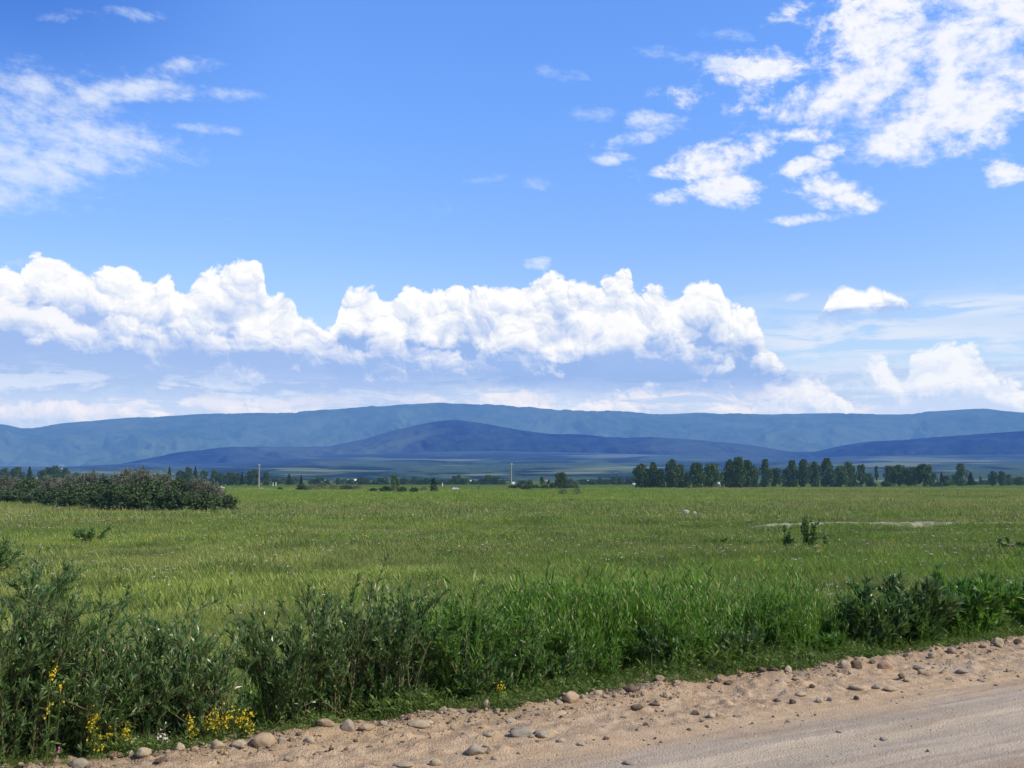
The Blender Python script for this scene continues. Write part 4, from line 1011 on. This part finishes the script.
# the row of trees on the right: px, top, base, width, kind, material
ROW = [(641, 465, 488.6, 15, 'column', 'dark'), (653, 464, 488.6, 12, 'column', 'dark'), (661, 470, 488.7, 9, 'column', 'dark'), (672, 461, 488.7, 13, 'column', 'dark'), (680, 466, 488.6, 11, 'column', 'mid'),
       (687, 473, 488.4, 8, 'round', 'dark'), (697, 464, 488.7, 14, 'round', 'dark'), (712, 465, 488.6, 17, 'round', 'mid'), (723, 472, 488.0, 7, 'sparse', 'mid'), (730, 461, 488.5, 11, 'column', 'dark'),
       (739, 459, 488.5, 15, 'column', 'dark'), (748, 462, 488.3, 13, 'column', 'dark'), (755, 468, 488.2, 9, 'column', 'dark'), (766, 461, 487.2, 11, 'column', 'dark'), (776, 469, 487.1, 12, 'round', 'dark'),
       (785, 471, 487.0, 9, 'sparse', 'mid'), (793, 462, 487.0, 13, 'column', 'dark'), (804, 461, 487.0, 12, 'column', 'dark'), (815, 463, 486.9, 12, 'column', 'dark'), (828, 460, 486.8, 15, 'column', 'dark'),
       (841, 467, 486.8, 14, 'round', 'mid'), (849, 463, 486.7, 10, 'column', 'mid'), (855, 467, 486.7, 8, 'sparse', 'mid'), (862, 465, 486.6, 11, 'sparse', 'mid'), (869, 474, 486.6, 9, 'round', 'mid'),
       (891, 467, 486.5, 15, 'round', 'dark'), (900, 466, 486.5, 14, 'round', 'dark'), (908, 469, 486.6, 12, 'round', 'dark'), (915, 468, 486.6, 12, 'round', 'dark'), (924, 465, 487.4, 16, 'fork', 'dark')]
def size_word(w, h):
    a = 'tall' if h > 24 else ('medium' if h > 19 else 'short')
    b = 'broad' if w >= 14 else ('narrow' if w <= 9 else 'full')
    return a, b
for i, (px, top, base, w, kind, mt) in enumerate(ROW):
    a, b = size_word(w, base-top)
    tree(px, top, base, w, kind, mt, 0.08 if kind == 'column' else (0.16 if kind != 'fork' else .22), 'pale' if kind == 'sparse' else 'grey',
         '%s %s-crowned %s, %s from the left in the long tree row' % (a, b, {'column': 'dark poplar', 'round': 'rounded tree', 'sparse': 'thin see-through tree', 'fork': 'forked tree'}[kind], nth(i)), 'row of trees across the meadow',
         name='poplar_tree' if kind == 'column' else 'broadleaf_tree', wf=1.27)
tree(877, 467, 486.6, 6, 'sparse', 'mid', 0.35, 'pale', 'dead pale-trunked snag in the gap before the last rounded trees', name='dead_tree')
for k, (px, top, base, w, kind, mt, lab) in enumerate([
    (934, 474, 486.4, 9, 'round', 'mid', 'low green tree just right of the forked tree at the row end'), (942, 472, 486.3, 7, 'cone', 'con', 'small pointed dark tree near the right end of the row'), (947, 476, 486.3, 10, 'round', 'mid', 'low rounded tree ending the row on the right'),
    (961, 465, 485.9, 14, 'column', 'mid', 'tall oval tree standing apart right of the row'), (971, 472, 485.9, 10, 'cone', 'con', 'dark cone-shaped tree beside the tall oval one'),
    (954, 475, 485.3, 7, 'round', 'mid', 'hazy small tree left of the tall oval one'), (993, 472, 485.8, 9, 'round', 'dark', 'left tree of the small dark pair near the right edge'), (1002, 472, 485.8, 10, 'column', 'dark', 'right tree of the small dark pair near the right edge'),
    (1009, 475, 485.4, 8, 'round', 'mid', 'hazy tree just beyond the small dark pair near the right edge'), (1020, 477, 485.2, 14, 'bush', 'mid', 'hazy low tree clump touching the right edge of the view')]):
    if kind == 'bush': kind = 'round'
    tree(px, top, base, w, kind, mt, 0.08, label=lab, name='conifer_tree' if kind == 'cone' else 'broadleaf_tree')
# low bushes under the row and the groups in the middle
def bush_far(px, top, base, w, mat='scrub', kind='bush', label='', group=None, name='scrub_bush', variants=3, sink=0.0):
    p = far_point(px, base); z = gz(p.x, p.y); sc = p.y/F; h = CAM.z+ray(px, top).z/ray(px, top).y*p.y-z
    few = kind == 'twig' and base > 488 and base < 498 and w < 14; key = ('b', kind, mat, few)
    if key not in PR: PR[key] = [(crown_mesh(hash_(key)+k*7, kind, M_CR[mat], 4200 if kind == 'bush' else (900 if few else 4200), 0.055 if kind == 'bush' else 0.20, 0.0), trunk_mesh(5+k, 'round', M_TRK, .012)) for k in range(3)]
    CNT[0] += 1; cm, tm = PR[key][CNT[0] % 3]
    t = thing(name, (p.x, p.y, z-0.04*h), label, 'bush', group, rz=CNT[0]*2.3, scale=(w*sc*1.25, w*sc*1.1, h*1.05))
    child('foliage' if kind == 'bush' else 'twigs', cm, t); child('stems', tm, t); return t
for i, (px, top, w) in enumerate([(648, 484, 10), (668, 485, 8), (702, 485, 7), (762, 482, 8), (787, 481, 10), (836, 482, 12), (854, 481, 14), (872, 481, 9), (886, 480, 10), (930, 480, 14), (939, 481, 10)]):
    bush_far(px, top, 488.2 if px < 760 else 486.6, w, 'scrub', label='low bush, %s from the left along the foot of the tree row' % nth(i), group='low bushes under the tree row')
MIDB = [(513, 484, 489.2, 9), (519, 482.5, 489.5, 12), (527, 484, 490.5, 13), (535, 484, 489.5, 12), (545, 484, 489.6, 12), (553, 482, 489.2, 11), (568, 482.5, 489.2, 14), (575, 484, 489, 10)]
for i, (px, top, base, w) in enumerate(MIDB):
    bush_far(px, top, base, w, 'scrub', label='dark bush, %s from the left in the small central clump' % nth(i), group='bushes of the central clump')
tree(561, 473, 490, 12, 'round', 'dark', .22, 'pale', 'tallest tree of the central clump, with a bare pale lower trunk', name='broadleaf_tree')
tree(530, 480, 489, 8, 'round', 'mid', .1, label='short rounded tree left of the pale thin trunks in the central clump', name='broadleaf_tree')
tree(542, 477, 489.4, 6, 'sparse', 'mid', .4, 'pale', 'thin pale-trunked sapling in the middle of the central clump', name='broadleaf_tree')
tree(549, 480, 489.3, 3, 'sparse', 'mid', .7, 'pale', 'bare pale stump of a tree inside the central clump', name='dead_tree')
bush_far(563, 488, 496, 13, 'brown', 'twig', label='grey leafless shrub below the tallest central tree'); bush_far(577, 486, 496, 9, 'brown', 'twig', label='narrow grey leafless shrub at the right end of the central clump')
for i, (px, top, base, w, mt) in enumerate([(373, 487.5, 492.5, 9, 'scrub'), (386, 485, 492.6, 13, 'scrub'), (393, 484, 492, 10, 'brown'), (402, 486, 492.8, 13, 'scrub'), (414, 486.5, 493, 9, 'scrub'), (424, 486, 492, 9, 'brown'), (434, 484, 492.8, 10, 'scrub')]):
    bush_far(px, top, base, w, mt, 'bush' if mt == 'scrub' else 'twig', label='%s bush, %s from the left in the short row left of centre' % ('brownish twiggy' if mt == 'brown' else 'dark', nth(i)), group='short row of bushes left of centre')
tree(394, 476, 491, 9, 'round', 'mid', .15, label='rounded grey-green tree above the short bush row left of centre', name='broadleaf_tree')
tree(434, 478, 491, 8, 'sparse', 'con', .15, label='thin dark tree at the right end of the short bush row', name='broadleaf_tree')
bush_far(302, 483, 491, 13, 'scrub', label='round dark bush left of the brownish scrub strip'); tree(301, 475, 490.6, 6, 'cone', 'con', .05, label='small dark conifer rising from the round dark bush', name='conifer_tree')
for i, (px, top, base, w) in enumerate([(313, 484, 491, 12), (322, 482, 490.5, 13), (333, 484, 490.5, 13), (346, 484.5, 490.5, 14), (357, 485, 490.5, 12)]):
    bush_far(px, top, base, w, 'brown', 'twig', label='brownish leafless scrub, %s from the left beside the round dark bush' % nth(i), group='brownish scrub strip left of centre')
bush_far(280, 486.5, 490.5, 5, 'scrub', label='tiny round bush alone in the meadow left of the small conifers'); bush_far(479, 485.5, 490.5, 4, 'brown', 'twig', label='tiny leafless shrub alone right of the silver and white car')
# the thicket on the left: leafy bushes in front, twiggy ones behind
FR = [(-14, 489, 503, 40), (12, 489, 504, 36), (38, 489, 505, 30), (57, 487, 507, 30), (79, 482, 509, 38), (97, 484, 511, 32), (113, 483, 512, 32), (131, 480, 513, 32), (150, 477, 513, 36), (169, 486, 514, 32), (187, 489, 514.5, 32), (207, 491, 514.5, 30), (226, 493, 513.5, 24)]
for i, (px, top, base, w) in enumerate(FR):
    bush_far(px, top, base, w, 'scrub', label='leafy green scrub bush, %s from the left in the front of the far thicket' % nth(i), group='leafy bushes of the far left thicket', name='scrub_bush')
BK = [(-20, 478, 501, 36), (6, 477, 501, 34), (28, 475, 501, 30), (50, 477, 502, 30), (70, 477, 503, 30), (90, 473, 504, 32), (108, 472, 505, 32), (124, 470.5, 505, 30), (141, 470, 506, 30), (160, 473, 507, 32), (178, 476, 507, 32), (196, 479, 507, 30), (212, 483, 507, 26)]
for i, (px, top, base, w) in enumerate(BK):
    bush_far(px, top, base, w, 'brown' if i % 4 != 2 else 'scrub', 'twig' if i % 4 != 2 else 'bush', label=('brownish leafless scrub bush' if i % 4 != 2 else 'green-topped scrub bush')+', %s from the left at the back of the far thicket' % nth(i), group='leafless bushes of the far left thicket', name='scrub_bush')
# the broken tree line before the hills
LINE = [(4, 469, 10, 'round'), (17, 468, 14, 'round'), (29, 467, 11, 'cone'), (41, 471, 8, 'round'), (47, 468, 9, 'round'), (55, 467, 13, 'round'), (65, 469, 9, 'round'), (76, 473, 8, 'round'), (142, 469, 9, 'round'), (169, 467, 8, 'cone'), (180, 471, 10, 'round'), (188, 468, 10, 'round'), (195, 467, 9, 'cone'), (203, 471, 9, 'round'),
        (214, 471, 9, 'round'), (221, 474, 11, 'round'), (228, 473, 8, 'round'), (232, 473, 7, 'round'), (238, 474, 9, 'round'), (242, 471, 5, 'cone'), (249, 472, 9, 'round'), (255, 470, 10, 'round'), (266, 472, 9, 'round'), (289, 474, 9, 'cone')]
for i, (px, top, w, kind) in enumerate(LINE):
    tree(px, top, 485.4, w, kind, 'con' if kind == 'cone' else 'dark', .08, label='%s, %s from the left in the distant line behind the scrub' % ('pointed dark conifer' if kind == 'cone' else 'rounded dark tree', nth(i)),
         group='distant tree line on the left', name='conifer_tree' if kind == 'cone' else 'broadleaf_tree')
LINE2 = [(234, 479, 12), (276, 479, 9), (313, 480, 8), (320, 478, 9), (327, 480, 8), (338, 479, 5), (352, 480, 6), (361, 478, 7), (367, 479, 9), (377, 480, 8), (384, 478, 8), (404, 479, 9), (414, 477.5, 8), (421, 480, 9), (428, 479, 9), (441, 480, 9), (450, 480, 10), (455, 477, 6), (459, 476, 5), (464, 479, 8), (473, 480, 7), (482, 479.5, 8), (488, 476, 9), (496, 477.5, 9), (503, 480, 9),
         (523, 481, 8), (584, 480, 8), (592, 480, 9), (600, 478, 8), (606, 480, 8), (613, 477, 6), (620, 478.5, 8), (628, 478, 9), (634, 477.5, 9), (697, 480, 8), (985, 481, 16), (975, 482, 14), (981, 477, 3), (1014, 479, 16)]
for i, (px, top, w) in enumerate(LINE2):
    tree(px, top-0.6, 484.6, w*1.25, 'round' if i % 4 else 'cone', 'dark', .05, label='tiny hazy tree, %s from the left in the faint line below the hills' % nth(i), group='faint trees below the hills', name='broadleaf_tree' if i % 4 else 'conifer_tree')
rr_ = np.random.RandomState(5)
far_hedge_v = []; 
for k in range(110):
    px = 225+420*rr_.rand(); d = 560+380*rr_.rand(); dd = ray(px, 484); x = dd.x/dd.y*d
    far_hedge_v.append((x, d, FIELD-0.1))
hb = [proto(crown_mesh(900+k, 'bush', M_CR['scrub'], 500, 0.14, 0.0)) for k in range(3)]
m_ = len(far_hedge_v); k_ = 1.2+3.6*rr_.rand(m_)**2
scatter('far_undergrowth', far_hedge_v, rr_.randint(0, 3, m_), np.stack([k_*2.6, k_*1.6, k_], 1), np.stack([np.zeros(m_), np.zeros(m_), rr_.rand(m_)*6.28], 1), hb, 'faint low undergrowth running along the far side of the meadow', 'undergrowth')

# ------------------------------------------------------------- poles
M_POLE = m_plain('weathered wood pole', (0.40, 0.37, 0.33), (0.28, 0.26, 0.23), haze=True)
M_INS = m_plain('white insulator', (0.7, 0.7, 0.68), haze=True)
M_DPOLE = m_plain('dark pole', (0.09, 0.08, 0.075), haze=True)
def box(x0, x1, y0, y1, z0, z1):
    v = np.array([[x, y, z] for z in (z0, z1) for y in (y0, y1) for x in (x0, x1)], float)
    f = np.array([[0, 2, 3, 1], [4, 5, 7, 6], [0, 1, 5, 4], [2, 6, 7, 3], [0, 4, 6, 2], [1, 3, 7, 5]]); return v, f
def pole(px, top, base, label, mat=None, wpx=1.3, arm=True, dist=None):
    p = far_point(px, base); 
    h = CAM.z+ray(px, top).z/ray(px, top).y*p.y-p.z; rd = wpx*p.y/F/2
    t = thing('utility_pole', p, label, 'pole', 'utility poles crossing the meadow', rz=0.3)
    c = mesh_obj('pole', *tube([[0, 0, -.2], [0, 0, h*.5], [0, 0, h]], [rd, rd*.85, rd*.7], 8), mat or M_POLE, t, True)
    if arm:
        mesh_obj('crossarm', *box(-rd*1.7, rd*1.7, -rd*.4-rd*.7, -rd*.7, h*.93, h*.93+rd*.6), mat or M_POLE, t)
        for sx in (-1.4, 1.4):
            mesh_obj('insulator', *tube([[sx*rd, -rd*.9, h*.93+rd*.6], [sx*rd, -rd*.9, h*.93+rd*1.4], [sx*rd, -rd*.9, h*.93+rd*2.0]], [rd*.28, rd*.35, rd*.2], 6), M_INS, t)
pole(258.7, 464, 488, 'tall pale utility pole left of centre, in front of the dark tree line')
pole(511.3, 463, 488, 'tall pale utility pole standing at the left end of the central clump')
pole(616.5, 472.5, 486, 'darker shorter pole between the central clump and the tree row', M_DPOLE, 1.1)
pole(61, 465, 484.5, 'whitish pole top rising above the thicket far left', None, 1.4)
def post(px, top, base, label, w=1.0):
    p = far_point(px, base); h = CAM.z+ray(px, top).z/ray(px, top).y*p.y-p.z; rd = w*p.y/F/2
    v, f = tube([[0, 0, -.1], [0, 0, h*.9], [0, 0, h], [0, 0, h*1.03]], [rd, rd*.95, rd*.8, rd*.2], 8)
    o = mesh_obj('marker_post', v, f, M_INS, None, True); o.location = p; tag(o, label, 'post', 'white marker posts in the meadow')
post(442.3, 483.2, 486.5, 'short white post between the bush row and the silver car', 1.0); post(273, 482.6, 486, 'left one of two short pale posts right of the tall left pole', .9); post(275.8, 482.4, 486, 'right one of two short pale posts right of the tall left pole', .9)

# ------------------------------------------------------------- cars
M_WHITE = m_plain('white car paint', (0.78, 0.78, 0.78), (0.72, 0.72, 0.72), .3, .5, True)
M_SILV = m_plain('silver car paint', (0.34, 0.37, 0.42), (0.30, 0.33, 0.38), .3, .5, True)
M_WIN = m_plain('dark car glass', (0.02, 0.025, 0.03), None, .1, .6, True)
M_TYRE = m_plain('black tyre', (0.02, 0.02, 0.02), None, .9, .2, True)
def car(px, base, wpx, label, paint, rz, bonnet=None):
    p = far_point(px, base); Lc = wpx*p.y/F; k = Lc/4.2
    t = thing('parked_car', p, label, 'car', None, rz, (k, k, k))
    prof = [(-2.1, .35), (-2.08, .85), (-1.75, 1.0), (-1.35, 1.42), (.35, 1.45), (1.0, .98), (1.95, .86), (2.1, .55), (2.08, .35)]
    n = len(prof); v = []; 
    for y in (-.82, .82):
        for x, z in prof: v.append((x, y*(0.84 if z > 1.2 else 1), z))
    import bmesh
    bm = bmesh.new(); vs = [bm.verts.new(q) for q in v]
    bm.faces.new(vs[:n]); bm.faces.new(list(reversed(vs[n:])))
    for i in range(n): j = (i+1) % n; bm.faces.new((vs[j], vs[i], vs[n+i], vs[n+j]))
    bmesh.ops.recalc_face_normals(bm, faces=bm.faces); bmesh.ops.bevel(bm, geom=list(bm.edges), offset=.06, segments=2, affect='EDGES')
    me = bpy.data.meshes.new('body'); bm.to_mesh(me); bm.free(); me.materials.append(paint); child('body', me, t)
    for y0, y1 in ((-.815, -.70), (.70, .815)):
        v_, f_ = box(-1.25, .45, y0*1.0, y1*1.0, 1.0, 1.34); mesh_obj('side_window', v_, f_, M_WIN, t)
    for sx in (-1, 1):
        w = [[-1.72, -.6, 1.06], [-1.72, .6, 1.06], [-1.42, .58, 1.38], [-1.42, -.58, 1.38]] if sx < 0 else [[.94, -.64, 1.07], [.94, .64, 1.07], [.46, .6, 1.43], [.46, -.6, 1.43]]
        mesh_obj('windscreen', w, [[0, 1, 2, 3]], M_WIN, t)
    for x in (-1.3, 1.3):
        for y in (-.80, .80):
            a = np.arange(14)/14*6.283; vv = [(x+.33*math.cos(q), y+dy, .33+.33*math.sin(q)) for dy in (-.11, .11) for q in a]
            ff = [[i, (i+1) % 14, 14+(i+1) % 14, 14+i] for i in range(14)]
            o = mesh_obj('wheel', vv, ff, M_TYRE, t); 
            bm = bmesh.new(); bm.from_mesh(o.data); bm.verts.ensure_lookup_table(); bm.faces.new(bm.verts[:14]); bm.faces.new(bm.verts[14:]); bmesh.ops.recalc_face_normals(bm, faces=bm.faces); bm.to_mesh(o.data); bm.free()
car(219, 489.4, 11, 'small white and dark car parked just right of the far thicket', M_WHITE, 0.25)
car(455.5, 490.6, 9.5, 'silver car with a bright white end parked in the meadow left of centre', M_SILV, 0.5)
car(262, 489.4, 5, 'small white car low in the grass by the tall left pole', M_WHITE, 0.1)

# ------------------------------------------------------------- far houses
M_WALL = m_plain('pale house wall', (0.55, 0.53, 0.50), haze=True); M_ROOF = m_plain('light metal roof', (0.85, 0.86, 0.88), (0.78, 0.79, 0.82), haze=True); M_DARKW = m_plain('house window', (0.03, 0.035, 0.04), haze=True)
M_ROOF2 = m_plain('reddish roof', (0.40, 0.27, 0.23), haze=True)
def house(px, top, base, wpx, label, roof=None, dist=720):
    dd = ray(px, base); dd = dd/dd.y; p = Vector((dd.x*dist, dist, FIELD)); sc = dist/F
    w = wpx*sc; h = CAM.z+ray(px, top).z/ray(px, top).y*dist-FIELD
    t = thing('house', p, label, 'house', 'small houses at the foot of the hills'); hw = h*.58; d = w*.7
    mesh_obj('wall', *box(-w/2, w/2, -d/2, d/2, 0, hw), M_WALL, t)
    e = w*.06
    rv = [(-w/2-e, -d/2-e, hw), (w/2+e, -d/2-e, hw), (w/2+e, d/2+e, hw), (-w/2-e, d/2+e, hw), (-w/2-e, 0, h), (w/2+e, 0, h)]
    mesh_obj('roof', [q for q in rv]+[rv[3]], [[0, 1, 5, 4], [2, 3, 4, 5], [0, 4, 3, 6], [1, 2, 5, 5]], roof or M_ROOF, t)
    for i in (-1, 1): mesh_obj('window', *box(i*w*.25-w*.07, i*w*.25+w*.07, -d/2-.04, -d/2+.02, hw*.35, hw*.8), M_DARKW, t)
for a in [(346.5, 479.3, 484, 4, 'small white-roofed house, leftmost of the pair left of centre'), (354, 479, 484, 4.5, 'bright white-roofed house, right one of the pair left of centre'), (325, 479.5, 484, 4, 'faint pale roof farthest left between small hazy trees'),
          (469.5, 480.2, 484, 4, 'pale house right of the silver car, below the fields'), (571, 480.5, 484, 5, 'low white roof just right of the tallest central tree'), (588.5, 480.0, 484, 4.5, 'bright white house between the central clump and the dark pole'),
          (634.5, 483, 486.5, 3.5, 'small white shed touching the left end of the tree row'), (719.5, 482, 486.5, 6, 'whitish shed glimpsed through the gap in the tree row')]:
    house(*a, dist=720 if a[2] < 485 else 400)
house(546, 479.6, 484, 5, 'faint reddish-roofed house behind the central clump', M_ROOF2)
house(513, 482, 486, 3, 'tiny white shed at the foot of the central utility pole', dist=430)
